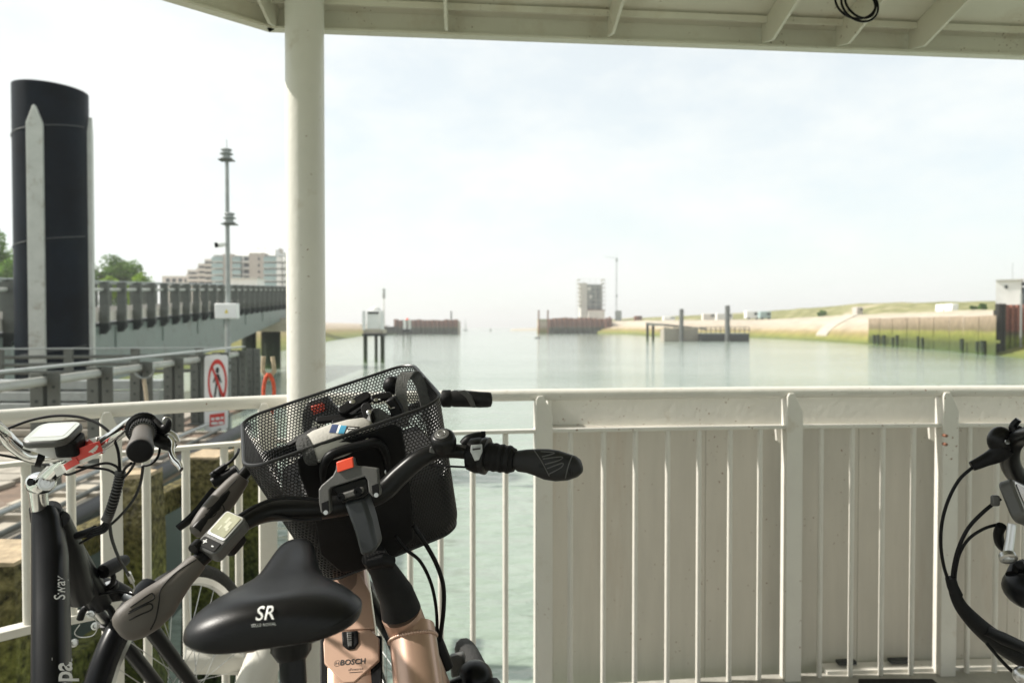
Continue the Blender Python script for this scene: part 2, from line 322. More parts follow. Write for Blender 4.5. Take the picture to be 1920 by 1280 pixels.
def water_mat():
    m = bpy.data.materials.new('harbour_water'); m.use_nodes = True; N, L = m.node_tree.nodes, m.node_tree.links; b = N['Principled BSDF']
    b.inputs['Roughness'].default_value = .09; b.inputs['IOR'].default_value = 1.33
    g = N.new('ShaderNodeNewGeometry'); mpn = N.new('ShaderNodeMapping'); mpn.inputs['Scale'].default_value = (.55, 1.25, 1); mpn.inputs['Rotation'].default_value = (0, 0, R(14)); L.new(g.outputs['Position'], mpn.inputs[0])
    def nz(s, d, dist=0):
        n = N.new('ShaderNodeTexNoise'); n.inputs['Scale'].default_value = s; n.inputs['Detail'].default_value = d; n.inputs['Distortion'].default_value = dist; L.new(mpn.outputs[0], n.inputs['Vector']); return n
    a, c, d = nz(2.6, 4, .15), nz(.6, 2, .2), nz(.06, 4)
    ad = N.new('ShaderNodeMath'); ad.operation = 'MULTIPLY_ADD'; ad.inputs[1].default_value = 1.4; L.new(c.outputs[0], ad.inputs[0]); L.new(a.outputs[0], ad.inputs[2])
    bp = N.new('ShaderNodeBump'); bp.inputs['Strength'].default_value = .6; bp.inputs['Distance'].default_value = .2; L.new(ad.outputs[0], bp.inputs['Height']); sp_ = N.new('ShaderNodeSeparateXYZ'); L.new(g.outputs['Position'], sp_.inputs[0]); dm = N.new('ShaderNodeMapRange'); dm.inputs[1].default_value = 6; dm.inputs[2].default_value = 70; dm.inputs[3].default_value = .75; dm.inputs[4].default_value = .22; L.new(sp_.outputs[1], dm.inputs[0]); L.new(dm.outputs[0], bp.inputs['Strength']); L.new(bp.outputs[0], b.inputs['Normal'])
    mixn = N.new('ShaderNodeMix'); mixn.data_type = 'RGBA'; mixn.inputs[6].default_value = (.23, .285, .23, 1); mixn.inputs[7].default_value = (.31, .36, .305, 1)
    mr = N.new('ShaderNodeMapRange'); mr.inputs[1].default_value = .35; mr.inputs[2].default_value = .65; L.new(d.outputs[0], mr.inputs[0]); L.new(mr.outputs[0], mixn.inputs[0]); L.new(mixn.outputs[2], b.inputs['Base Color'])
    return m
water_m = water_mat()
# ------------------------------------------------------------------ the setting: water, banks, dunes, deck
MB().quad(V(-3500, -400, WATER), V(3500, -400, WATER), V(3500, 9000, WATER), V(-3500, 9000, WATER)).build('water', water_m, smooth=False, loc=(0, 0, WATER), kind='structure')
def wl_pt(u, v): return PZ(u, v, WATER)
def hnoise(x, y, s=1.0):
    return (math.sin(x * .13 * s + y * .07 * s) + math.sin(x * .31 * s - y * .23 * s + 1.3) * .5 + math.sin(x * .71 * s + y * .53 * s + .4) * .3) / 1.8
def bank(name, line, prof, side, material, jit=.15):     # strip of land: prof = [(distance inland, height)]
    n = len(line); rings = []
    for i, p in enumerate(line):
        t = (line[min(i + 1, n - 1)] - line[max(i - 1, 0)]).normalized(); nrm = V(-t.y, t.x, 0) * side
        row = []
        for d, z in prof:
            q = p + nrm * d; row.append(V(q.x, q.y, z + hnoise(q.x, q.y) * jit * min(1, max(0, z - WATER))))
        rings.append(row)
    m = MB(); k = len(prof)
    for r in rings: m.v += r
    for i in range(n - 1):
        for j in range(k - 1): m.f.append((i * k + j, i * k + j + 1, (i + 1) * k + j + 1, (i + 1) * k + j))
    return m.build(name, material, kind='structure', angle=60)
right_line = catmull([V(wl_pt(1125, 622).x, 420, WATER), wl_pt(1172, 626.5), wl_pt(1230, 630), wl_pt(1330, 632), wl_pt(1420, 633.5), wl_pt(1500, 637), wl_pt(1580, 642), wl_pt(1640, 646.5), wl_pt(1740, 654), wl_pt(1870, 666), wl_pt(2050, 690), wl_pt(2500, 760)], 10)
bank('shore_bank_right', right_line, [(-6, WATER - .8), (0, WATER + .05), (3, -.8), (6, .2), (10, 1.2), (17, 2.3), (22, 2.6), (40, 2.7), (90, 2.9)], 1, bank_m)
left_line = catmull([V(-21, 30, WATER), V(-24, 60, WATER), V(-29.5, 98, WATER), wl_pt(608, 641), wl_pt(650, 634), wl_pt(690, 629), wl_pt(730, 627), V(-52, 345, WATER), V(-60, 420, WATER)], 10)
bank('shore_bank_left', left_line, [(-6, WATER - .8), (0, WATER + .05), (3, -.9), (6, .1), (11, 1.5), (18, 2.6), (26, 2.9), (60, 3.0), (260, 3.2)], 1, bank_m)
# dunes behind the right bank: a terrace for the shore road, then the grass crest
crest = [(1020, 612), (1170, 597), (1260, 592), (1350, 588), (1430, 583), (1500, 578), (1560, 575), (1600, 570), (1680, 566), (1760, 566), (1850, 565), (1950, 568), (2100, 566), (2400, 560)]
terr = [(1020, 603), (1200, 601), (1450, 598.5), (1600, 590), (1800, 582), (2400, 575)]
shoreY = [(1020, 330), (1172, 292), (1230, 235), (1330, 212), (1420, 196), (1500, 168), (1580, 140), (1640, 122), (1740, 100), (1870, 78), (2050, 54), (2400, 40)]
def tab(t, u):
    for (a, va), (b, vb) in zip(t, t[1:]):
        if u <= b: return va + (vb - va) * (max(u, a) - a) / (b - a)
    return t[-1][1]
def road(u, off=34): Y = tab(shoreY, u) + off; return Y, P(u, tab(terr, u), Y).z
US = [1120 + 14 * i for i in range(92)]
def strip_land(offs, name, matl, lim=3000):
    m = MB(); nj = len(offs); us = [u for u in US if u < lim]
    for u in us:
        Yb = tab(shoreY, u); zt_ = road(u, 30)[1]; zc_ = P(u, tab(crest, u), Yb + 80).z
        for off in offs:
            Y = Yb + off; x = (u - 960) / FPX * Y
            if off <= 0: z = WATER - .6
            elif off <= 30: f = max(0, (off - 4) / 26); z = -1.0 + (zt_ + 1.0) * f ** .6 + hnoise(x, Y, 1.2) * .12
            elif off <= 36: z = P(u, tab(terr, u), Y).z
            elif off <= 80: z = P(u, tab(terr, u) + (tab(crest, u) - tab(terr, u)) * math.sin((off - 36) / 44 * math.pi / 2), Y).z + hnoise(x, Y, 1.4) * .25
            else: z = zc_ - (off - 80) * .02
            m.v.append(V(x, Y, z))
    for i in range(len(us) - 1):
        for j in range(nj - 1): m.f.append((i * nj + j, i * nj + j + 1, (i + 1) * nj + j + 1, (i + 1) * nj + j))
    m.build(name, matl, kind='structure', angle=70)
strip_land([0, 4, 8, 12, 17, 22, 26, 30, 33, 36], 'shore_terrace', bank_m, 1872)
strip_land([36, 40, 44, 49, 54, 60, 66, 73, 80, 100, 130, 170], 'dunes', dune_m)

# ------------------------------------------------------------------ ferry deck, railing, pillar, canopy
plan = [V(-2.0, -3.2, 0), V(-2.0, -1.2, 0), V(-1.98, .4, 0), V(-1.9, 1.2, 0), V(-1.73, 1.68, 0), V(-1.41, 2.05, 0), V(-1.2, 2.225, 0), V(-.83, 2.47, 0), V(-.36, 2.64, 0), V(.10, 2.73, 0), V(.55, 2.79, 0), V(1.07, 2.845, 0), V(1.67, 2.885, 0), V(2.0, 2.9, 0), V(3.0, 2.92, 0), V(4.4, 2.8, 0)]
curve = catmull(plan, 14)
def at_z(p, z): return V(p.x, p.y, z)
def crv_u(u):                                     # point and tangent of the rail line seen at column u
    i = min(range(1, len(curve) - 1), key=lambda k: abs((curve[k].x / max(curve[k].y, .05) * FPX + 960) - u))
    best = None
    for a, b in ((curve[i - 1], curve[i]), (curve[i], curve[i + 1])):
        for k in range(21):
            q = a.lerp(b, k / 20); e = abs(q.x / max(q.y, .05) * FPX + 960 - u)
            if best is None or e < best[0]: best = (e, q, (b - a).normalized())
    return best[1], best[2]
outw = lambda t: V(-t.y, t.x, 0)
dk = MB(); dpoly = [p + outw((curve[min(i + 1, len(curve) - 1)] - curve[max(i - 1, 0)]).normalized()) * .035 for i, p in enumerate(curve)]
dk.prism([V(p.x, p.y, -.06) for p in dpoly] + [V(4.4, -3.5, -.06), V(-2.03, -3.5, -.06)], (0, 0, .06))
dk.build('ferry_deck', deckpaint, kind='structure', smooth=False)

railing = thing('ferry_railing', 'cream painted steel railing curving round the ferry bow', 'railing', (0, 2.6, 0))
MB().tube([at_z(p, 1.10) for p in curve], .0215, 14).build('top_rail', cream, railing)
i0 = min(range(len(curve)), key=lambda k: (curve[k] - crv_u(205)[0]).length)
mr_ = MB()
rings = []
for i, p in enumerate(curve):
    t = (curve[min(i + 1, len(curve) - 1)] - curve[max(i - 1, 0)]).normalized(); o = outw(t)
    rings.append([at_z(p, .968) + o * (a * .02) + V(0, 0, b * .006) for a, b in ((-1, -1), (1, -1), (1, 1), (-1, 1))])
mr_.loft(rings).build('middle_rail', cream, railing, bevel=.002)
pl_, tl_ = crv_u(205)
low = [p for p in curve[:i0]] + [pl_]; rings = []
for i, p in enumerate(low):
    t = (low[min(i + 1, len(low) - 1)] - low[max(i - 1, 0)]).normalized(); o = outw(t)
    rings.append([at_z(p, .50) + o * (a * .024) + V(0, 0, b * .012) for a, b in ((-1, -1), (1, -1), (1, 1), (-1, 1))])
MB().loft(rings).build('bottom_rail', cream, railing, bevel=.002)
barsrc = {}
def bar(u, z0, z1, r):
    p, t = crv_u(u) if not isinstance(u, Vector) else (u, None)
    key = (round(z1 - z0, 3), r)
    if key not in barsrc:
        o = MB().cyl(base['ferry_railing'], base['ferry_railing'] + V(0, 0, z1 - z0), r, 12).build('baluster', cream, railing); barsrc[key] = o
    else: o = inst(barsrc[key], railing)
    o.location = at_z(p, z0) - base['ferry_railing']
for u in (1070, 1132, 1192, 1253, 1312, 1370, 1427, 1541, 1600, 1657, 1715, 1820, 1872, 1925, 1985, 2050): bar(u, .0, .964, .0098)
for u in (948, 886, 826, 768, 712, 656): bar(u, .0, .964, .0105)
for u in (272, 346, 418, 445): bar(u, .0, .964, .0125)
for u in (130, 45, -45): bar(u, .5, .964, .0125)
acc = 0
for pa_, pb_ in zip(curve, curve[1:]):
    acc += (pb_ - pa_).length
    if pb_.y > 1.75 or pb_.x > -1: break
    if acc > .16: acc = 0; bar(pb_, .5, .964, .0125)
def post(u, wf=.062, flip=False):
    p, t = crv_u(u); o = outw(t); h = wf / 2; a = at_z(p, 0) - o * .030
    prof = [(-h, 0), (h, 0), (h, 1.025), (-h * .1, 1.098), (-h * .75, 1.098), (-h, 1.085)]
    m = MB(); m.prism([a + t * d + V(0, 0, z) for d, z in prof], o * .012)
    m.prism([a - t * (h - .001) + o * q + V(0, 0, z) for q, z in ((.012, 0), (.055, 0), (.055, 1.07), (.012, 1.095))], t * .010)
    return m.build('rail_post', cream, railing, bevel=.002)
for u in (1018, 1486, 1776, 2120): post(u)
for u in (205, 500): post(u, wf=.054)
for u in (1486, 1776):                            # small welded lugs where the middle rail meets the posts
    p, t = crv_u(u); o = outw(t)
    MB().prism([at_z(p, .965) - t * .05 + o * .03, at_z(p, .965) - t * .012 + o * .03, at_z(p, .89) - t * .012 + o * .03, at_z(p, .91) - t * .045 + o * .03], o * .012).build('bracket', cream, railing, bevel=.002)
p, t = crv_u(1760)
for k in (0, 1):
    q = at_z(p, .935 - k * .033); MB().cyl(q - outw(t) * .036, q - outw(t) * .056, .006, 8).build('bolt', rust_m, railing)

ramp = thing('bow_ramp_panel', 'raised cream steel bow ramp panel standing behind the right railing', 'panel', (1.6, 3.1, 0))
A, B = V(.150, 2.93, 0), V(4.3, 3.10, 0); tt = (B - A).normalized(); oo = outw(tt)
edges = [0, .62, 1.24, 1.86, 2.48, 3.1, 3.72, 4.1]
for e0, e1 in zip(edges, edges[1:]):
    MB().prism([A + tt * e0 + V(0, 0, -.12), A + tt * (e1 - .0012) + V(0, 0, -.12), A + tt * (e1 - .0012) + V(0, 0, .955), A + tt * e0 + V(0, 0, .955)], oo * .02).build('panel_plate', cream_panel, ramp, bevel=.001)
MB().prism([A + V(0, 0, .957) + oo * .035, B + V(0, 0, .957) + oo * .035, B + V(0, 0, 1.082) + oo * .05, A + V(0, 0, 1.082) + oo * .05], oo * .015).build('upper_plate', cream, ramp, bevel=.003)
MB().prism([A + V(0, 0, .945) + oo * .021, B + V(0, 0, .945) + oo * .021, B + V(0, 0, .957) + oo * .021, A + V(0, 0, .957) + oo * .021], oo * .045).build('ledge', cream, ramp)
MB().prism([A + V(-.012, -.01, -.12), A + V(.004, -.01, -.12), A + V(.004, -.01, 1.075), A + V(-.012, -.01, 1.075)], oo * .09).build('edge_stiffener', cream, ramp, bevel=.002)
kerb_l = []
for u in range(1560, 2300, 60):
    p, t = crv_u(u); kerb_l.append(at_z(p, .006) + outw(t) * .05)
MB().ribbon(kerb_l, .07, .014, (0, 1, 0)).build('ramp_sill', cream, ramp)
for a, b in ((1590, 1625), (1690, 1735)):
    pa, t = crv_u(a); pb, _ = crv_u(b)
    MB().prism([at_z(pa, .02) + outw(t) * .045, at_z(pb, .02) + outw(t) * .045, at_z(pb, .034) + outw(t) * .045, at_z(pa, .034) + outw(t) * .045], outw(t) * .03).build('hinge', dark_steel, ramp, bevel=.003)
kp = MB(); kp.bbox2((1.30, 2.66, .002), (1.58, 2.78, .03)).build('deck_mat', rubber, bevel=.004, label='black rubber strip lying on deck in front of the ramp sill', category='rubber mat')
kp = MB(); kp.bbox2((1.62, 2.70, .002), (2.1, 2.74, .02)).build('deck_strip', cream, bevel=.004, label='narrow pale painted strip on deck at right of the rubber mat', category='strip')

pillar = thing('canopy_pillar', 'round cream steel pillar holding up the canopy', 'pillar', P(574, 760, 2.45) * 1)
pb_ = V(P(574, 700, 2.43).x, 2.43, 0); pt_ = V(P(571, 60, 2.43).x, 2.43, 2.46)
pillar.location = pb_; base[pillar.name] = pb_
MB().cyl(pb_, pt_, .0615, 32).build('shaft', cream, pillar)
MB().lathe(pb_ + V(0, 0, .001), (0, 0, 1), [(0, .11), (.014, .11), (.016, .065)], 24).build('base_flange', cream, pillar)
MB().cyl(V(-.70, 2.36, .52), V(-.86, 2.12, .02), .055, 20).build('diagonal_brace', cream, pillar)
MB().tube([P(350, 1236, 2.28), P(420, 1237, 2.3), P(490, 1240, 2.36)], .041, 16).build('low_tube', cream, pillar)

# canopy: edge polyline at 2.35 m, roof sloping up behind it
zE = 2.35
cor = PZ(505, 61, zE); lft = PZ(300, 0, zE); rgt = PZ(1920, 113, zE)
dl = (lft - cor).normalized(); dr = (rgt - cor).normalized()
eL = cor + dl * 4.2; eR = cor + dr * 5.5
side = lambda d: V(-d.y, d.x, 0)
cor2 = cor + dl * ((-1.42 - cor.x) / dl.x); ds = V(-.03, -1, 0).normalized(); eS = cor2 + ds * 4.3
eR = cor + dr * 5.5
D = .6; slope = .25; lip = .075
def inward(d, probe):
    n = side(d); return n if n.dot(probe) > 0 else -n
cen = V(1, -1, 0)
inR, inL, inS = inward(dr, cen - cor), inward(dl, cen - cor2), inward(ds, cen - eS)
def miter(p, n1, n2):
    sol = Matrix(((n1.x, n1.y), (n2.x, n2.y))).inverted() @ Vector((D, D)); return p + V(sol.x, sol.y, 0)
h1_, h2_ = miter(cor, inR, inL), miter(cor2, inL, inS)
canopy = thing('ferry_canopy', 'cream ribbed steel canopy roof sheltering the ferry deck', 'canopy', (.5, 1, 2.35))
up = lambda p, d: V(p.x, p.y, zE + lip + slope * d)
th = V(0, 0, .03)
for poly in ([up(cor, 0), up(eR, 0), up(eR + inR * D, D), up(h1_, D)], [up(cor2, 0), up(cor, 0), up(h1_, D), up(h2_, D)], [up(eS, 0), up(cor2, 0), up(h2_, D), up(eS + inS * D, D)]):
    MB().prism(poly, th).build('roof_plate', cream_roof, canopy, smooth=False)
MB().prism([up(h1_, D), up(eR + inR * D, D), up(V(5, -2.3, 0), D), up(eS + inS * D, D), up(h2_, D)], th).build('roof_top', cream_roof, canopy, smooth=False)
def edge_beam(a, b, inn):
    m = MB(); m.prism([a, b, b + V(0, 0, lip + .03), a + V(0, 0, lip + .03)], inn * .008)
    m.prism([a + inn * .008, b + inn * .008, b + inn * .04, a + inn * .04], V(0, 0, .008))
    return m.build('edge_beam', cream_roof, canopy, smooth=False)
edge_beam(cor, eR, inR); edge_beam(cor2, cor, inL); edge_beam(eS, cor2, inS)
MB().prism([up(cor + inR * .075, .05) - V(0, 0, .02), up(eR + inR * .075, .05) - V(0, 0, .02), up(eR + inR * .075, .05), up(cor + inR * .075, .05)], inR * .012).build('inner_stringer', cream_roof, canopy, smooth=False)
def rib(p, dirv, inn, L=.56, drop=.11):
    d = dirv.normalized(); k = d.dot(inn); s = side(d) * .005
    def z(t): return zE + lip + slope * t * k
    pts = [p + d * .012, p + d * .10, p + d * L]
    tops = [V(q.x, q.y, z((q - p).dot(d))) for q in pts]
    bots = [V(pts[0].x, pts[0].y, zE + .012), V(pts[1].x, pts[1].y, z(.1) - drop), V(pts[2].x, pts[2].y, z(L) - drop)]
    MB().prism([bots[0] - s, bots[1] - s, bots[2] - s, tops[2] - s, tops[1] - s, tops[0] - s], s * 2).build('roof_rib', cream_roof, canopy, smooth=False)
    q = pts[2]; q2 = q + d * 3.2
    MB().box(V((q + q2).x / 2, (q + q2).y / 2, z(L) - drop / 2), (.01, 3.2, drop), (side(d), d, V(0, 0, 1))).build('roof_rib', cream_roof, canopy, smooth=False)
hd = V(math.sin(R(3.3)), -math.cos(R(3.3)), 0)
for u, v in ((838, 69), (1140, 78), (1428, 90), (1566, 96), (1702, 101), (1990, 115), (2270, 128)): rib(PZ(u, v, zE), hd, inR)
rib(cor + dr * .03, V(.02, -1, 0), inR)
for s_ in (.7, 1.7, 2.7, 3.7): rib(cor2 + ds * s_, inS, inS)
coil = MB()
cc = P(1612, 8, 2.36)
for k, (rr, dx, tilt) in enumerate(((.062, 0, .0), (.056, .006, .12), (.066, -.004, -.1))):
    coil.torus(cc + V(dx, .01 * k, .01 * k), V(.15 + tilt, -1, .25), rr, .0035, 36, 8)
coil.tube(catmull([cc + V(-.055, 0, .02), cc + V(-.085, .0, .05), cc + V(-.10, -.03, .11), cc + V(-.06, -.1, .17)], 6), .0035, 8)
coil.build('cable_coil', black_plastic, label='coil of thin black cable hanging from a canopy rib', category='cable')
# ------------------------------------------------------------------ landing stage to the left
gx = lambda Y, x0: V(x0 - .102 * Y, Y, 0)
landing = thing('landing_stage', 'weathered brown landing stage floating left of the ferry', 'landing stage', (-5, 7, WATER))
MB().prism([at_z(gx(2.2, -2.62), -.16), at_z(gx(10.2, -2.62), -.16), at_z(gx(10.2, -3.5), -.16), at_z(gx(13.6, -3.45), -.16), V(-11, 13.4, -.16), V(-11, 2.2, -.16)], (0, 0, .06)).build('deck_sheet', brown_deck, landing, smooth=False)
MB().prism([at_z(gx(2.2, -2.72), -1.95), at_z(gx(10.1, -2.72), -1.95), at_z(gx(10.1, -3.5), -1.95), V(-11, 13.2, -1.95), V(-11, 2.2, -1.95)], (0, 0, 1.78)).build('hull', mat('hull_green', (.028, .048, .038), .55, var=.3, scale=2, dirt=(.05, .05, .03), dscale=2), landing, smooth=False)
MB().tube([at_z(gx(2.0, -2.6), -.03), at_z(gx(10.2, -2.6), -.03)], .075, 16).build('fender_pipe', black_pipe, landing)
for x0, z, r in ((-2.90, -.03, .022), (-3.06, .04, .02), (-3.24, -.03, .022)):
    MB().tube([at_z(gx(2.0, x0), z), at_z(gx(10.0, x0), z)], r, 10).build('edge_tube', post_grey if z < 0 else galv, landing)
for k in range(11):                                # chocks under the tubes
    q = gx(2.6 + k * .72, -3.02); MB().box(at_z(q, -.065), (.42, .07, .07)).build('tube_chock', plank_m, landing)
prnd = random.Random(3)
for k in range(26):                                # loose grey planks of the inner deck, one by one
    Y = 4.6 + k * .34; q = gx(Y, -3.75)
    MB().box(V(q.x - 1.9, Y, -.085 + prnd.uniform(-.004, .006)), (3.6 + prnd.uniform(-.12, .12), .30, .05)).build('deck_plank', plank_m, landing, bevel=.006)
for k in range(30):                                # boards of the outer edge strip
    Y = 2.5 + k * .255; q = gx(Y, -3.05)
    MB().box(V(q.x + prnd.uniform(-.05, .05), Y, -.092 + prnd.uniform(-.006, .012)), (.74 + prnd.uniform(-.1, .06), .235, .04)).build('edge_board', prnd.choice((plank_m, brown_deck, plank_m, concrete)), landing, bevel=.005)
for zz, w in ((.12, .16), (-.55, .18)): MB().ribbon([V(-2.46, 2.6, zz), V(-2.46, 7.2, zz)], w, .12, (0, 0, 1)).build('waling_beam', timber, landing, bevel=.01)
# rails of the landing
rail = thing('landing_railing', 'olive grey landing railing with bolted posts beside the prohibition sign', 'railing', at_z(gx(9, -3.5), -.1))
zt = .985
a, b = at_z(gx(3.4, -3.5), zt), at_z(gx(13.5, -3.5), zt)
MB().ribbon([a, b], .11, .022, (1, 0, 0)).build('top_plate', galv, rail, bevel=.004)
MB().tube([a + V(-.02, 0, -.125), b + V(-.02, 0, -.125)], .043, 14).build('hand_tube', strip_pale, rail)
psrc = None
for k in range(10):
    Y = 4.5 + k * 1.09; q = gx(Y, -3.5)
    if psrc is None:
        o0 = base[rail.name]; pm = MB()
        for sx in (-1, 1):
            pm.box(o0 + V(sx * .078, 0, .50), (.115, .012, 1.06)); pm.box(o0 + V(sx * .022, .05, .50), (.010, .10, 1.06))
        pm.box(o0 + V(0, .02, .012), (.30, .2, .02))
        psrc = pm.build('post', post_grey, rail, bevel=.002)
        bm_ = MB()
        for sx in (-1, 1):
            for j in range(7): bm_.cyl(o0 + V(sx * .078, -.012, .13 + j * .13), o0 + V(sx * .078, -.004, .13 + j * .13), .014, 8)
        bsrc = bm_.build('bolt_row', dark_steel, psrc, smooth=False, kind='stuff'); psrc.location = at_z(q, -.1) - o0
    else:
        o = inst(psrc, rail); o.location = at_z(q, -.1) - base[rail.name]; inst(bsrc, o)
brail = thing('landing_back_railing', 'far grey railing across the landing below the black pile', 'railing', V(-8, 12.6, -.1))
a2, b2 = V(-11, 11.9, zt - .01), V(-4.9, 13.3, zt - .01)
MB().ribbon([a2, b2], .1, .022, (0, 1, 0)).build('top_plate', galv, brail, bevel=.004)
for dz in (.14, .27, .40): MB().tube([a2 - V(0, 0, dz), b2 - V(0, 0, dz)], .03, 10).build('hand_tube', post_grey, brail)
for k in range(6):
    q = a2.lerp(b2, (k + .4) / 6); MB().box(V(q.x, q.y, .44), (.14, .06, 1.06)).build('post', post_grey, brail, bevel=.004)
# stack of planks and a pale kerb seen between the posts
st = thing('plank_stack', 'low stack of weathered planks on the landing behind the railing', 'planks', V(-6.4, 8.6, -.06))
for j in range(5):
    MB().box(V(-6.4 + prnd.uniform(-.1, .1), 8.6 + prnd.uniform(-.05, .05), -.02 + j * .085), (3.2, .5 - j * .05, .07)).build('plank', plank_m, st, bevel=.006)
st = thing('grey_beam_stack', 'pale grey beams lying across the landing behind the plank stack', 'beams', V(-7.2, 10.8, -.06))
for j in range(4):
    MB().box(V(-7.2, 10.8 + j * .06, .02 + j * .16), (4.2, .3, .13)).build('beam', galv, st, bevel=.006)
# timber fender piles
top_wood = mat('weathered_top', (.36, .28, .18), .9, var=.3, scale=14, bump=.5, bscale=40)
for k, (Y, X, z, w, tilt, lab) in enumerate(((3.3, -2.30, .335, .40, 0, 'thick mossy timber fender pile nearest the lower left corner'),
        (4.45, -2.235, .46, .245, .0, 'mossy square timber pile with beige top behind the black bicycle'),
        (5.5, -2.235, .40, .30, .02, 'mossy timber pile standing between railing post and basket bicycle'),
        (6.5, -2.26, .34, .31, -.01, 'dark timber pile behind the pillar side railing post'))):
    rnd = random.Random(k); m = MB(); rings = []
    for j in range(9):
        zz = -2.3 + (z + 2.3) * j / 8; s = w / 2 * (1 - .02 * j / 8) * (1 + rnd.uniform(-.02, .02))
        if j == 8: s *= .9
        c = V(X + tilt * zz, Y, zz); rings.append([c + V(a * s + rnd.uniform(-.008, .008), b * s + rnd.uniform(-.008, .008), rnd.uniform(-.012, .012) if j > 6 else 0) for a, b in ((-1, -.8), (-.8, -1), (.8, -1), (1, -.8), (1, .8), (.8, 1), (-.8, 1), (-1, .8))])
    fp = thing('fender_pile', lab, 'pile', V(X, Y, -2.3), 'timber fender piles')
    m.loft(rings).build('shaft', timber, fp, angle=25)
    MB().loft([[p + V(0, 0, .001) for p in rings[-1]], [p + V(0, 0, .022 + rnd.uniform(-.006, .006)) for p in rings[-1]]]).build('weathered_top', top_wood, fp, angle=25)
# hanging rope, twine, hook
q = at_z(gx(8.75, -3.42), .86)
rp = thing('rope', 'beige rope hanging from a ring on the landing railing', 'rope', q - V(0, 0, .9))
rp_pts = catmull([q + V(.02, -.05, -.12), q + V(.08, -.1, -.45), q + V(.14, -.2, -.9)], 6)
MB().tube(rp_pts, .022, 8).build('strand', rope_m, rp)
MB().torus(q + V(0, -.02, 0), V(0, 1, .2), .12, .014, 24, 8, 90, 270).build('ring', galv, rp)
q = at_z(gx(4.52, -3.42), .80)
tw = MB()
for k in range(4): tw.tube(catmull([q + V(-.28 + .05 * k, -.07, .02 * k), q + V(-.1, -.09, .03 + .015 * k), q + V(.05, -.09, .02 * k), q + V(.08, -.09, -.25 - .06 * k)], 5), .007, 6)
tw.build('twine', twine, label='blue twine tied round the nearest landing post', category='twine')
hk = thing('mooring_strop', 'red mooring strop with two beige ends hanging beyond the railing', 'rope', P(505, 800, 3.2))
for u0, u1, v1 in ((497, 494, 668), (512, 511, 668)): MB().tube([P(503, 712, 3.2), P((u0 + u1) / 2 + (3 if u1 > 500 else -3), 695, 3.2), P(u1, v1, 3.2)], .010, 8).build('beige_end', rope_m, hk)
MB().tube(catmull([P(503, 700, 3.19), P(497, 712, 3.19), P(494, 735, 3.19), P(497, 765, 3.19), P(504, 800, 3.19)], 5), .008, 8).build('red_strand', rope_red, hk)
MB().tube(catmull([P(503, 700, 3.19), P(511, 712, 3.19), P(514, 735, 3.19), P(511, 765, 3.19), P(504, 800, 3.19)], 5), .008, 8).build('red_strand', rope_red, hk)
MB().tube([P(503, 790, 3.2), V(P(503, 790, 3.2).x, 3.2, -1.9)], .03, 10).build('mooring_post', dark_steel, hk)
# prohibition sign on the landing railing
Ys = 12.2 - 1.2; sc_ = at_z(gx(Ys, -3.42), 0)
sg = thing('prohibition_sign', 'white no pedestrians sign with red ring on the landing railing', 'sign', V(sc_.x, Ys, -.1))
def SP(u, v): return P(u, v, Ys)
cs = [(383, 672), (386, 667), (423, 665), (427, 669), (427, 800), (423, 806), (386, 810), (383, 806)]
MB().prism([SP(u, v) for u, v in cs], V(0, .012, 0)).build('board', board_m, sg)
m = MB(); n = 40
for k in range(n):
    a0, a1 = 2 * math.pi * k / n, 2 * math.pi * (k + 1) / n
    f = lambda a, r: P(407.5 + 18 * r * math.cos(a), 716 + 43 * r * math.sin(a), Ys - .004)
    m.quad(f(a0, 1), f(a1, 1), f(a1, .80), f(a0, .80))
m.quad(*[P(u, v, Ys - .004) for u, v in ((396, 690), (399, 686), (420, 741), (417, 746))])
m.build('red_ring', sign_red, sg, smooth=False, recalc=False)
m = MB()
for k in range(12): pass
hc = [P(407.5 + 3.4 * math.cos(2 * math.pi * k / 12), 694 + 6 * math.sin(2 * math.pi * k / 12), Ys - .003) for k in range(12)]
m.quad(*hc)
for poly in (((403, 701), (411, 701), (411.5, 720), (404, 720)), ((404, 720), (408, 720), (404, 745), (400.5, 745)), ((408, 720), (411.5, 720), (415, 744), (411.5, 745)), ((411, 702), (416, 716), (414, 718), (410, 708)), ((403, 702), (399, 716), (401, 718), (405, 708))):
    m.quad(*[P(u, v, Ys - .003) for u, v in poly])
m.build('walking_figure', sign_black, sg, smooth=False, recalc=False)
MB().quad(*[P(u, v, Ys - .003) for u, v in ((393, 777), (421, 773), (421, 795), (393, 800))]).build('red_block', sign_red, sg, smooth=False, recalc=False)
m = MB()
for u0, u1, v0 in ((396, 402, 783), (404, 412, 782), (414, 419, 781), (396, 408, 791), (410, 419, 790)): m.quad(*[P(u, v, Ys - .006) for u, v in ((u0, v0), (u1, v0 - .5), (u1, v0 + 4.5), (u0, v0 + 5))])
m.build('white_lettering', board_m, sg, smooth=False, recalc=False)

# tall black pile with pale guide strips
Yp = 15.2; pc = V((100.5 - 960) / FPX * Yp, Yp, 0); prad = 62 / FPX * Yp
bp_ = thing('guide_pile', 'tall tarred black steel pile with pale vertical guide strips', 'pile', V(pc.x, Yp, WATER))
ztop = P(100, 149, Yp - prad).z - .06
rings = []; n = 48
for z in [WATER - 1] + [WATER + (ztop - WATER) * k / 24 for k in range(25)]:
    rings.append([V(pc.x + prad * math.cos(2 * math.pi * k / n), Yp + prad * math.sin(2 * math.pi * k / n), z) for k in range(n)])
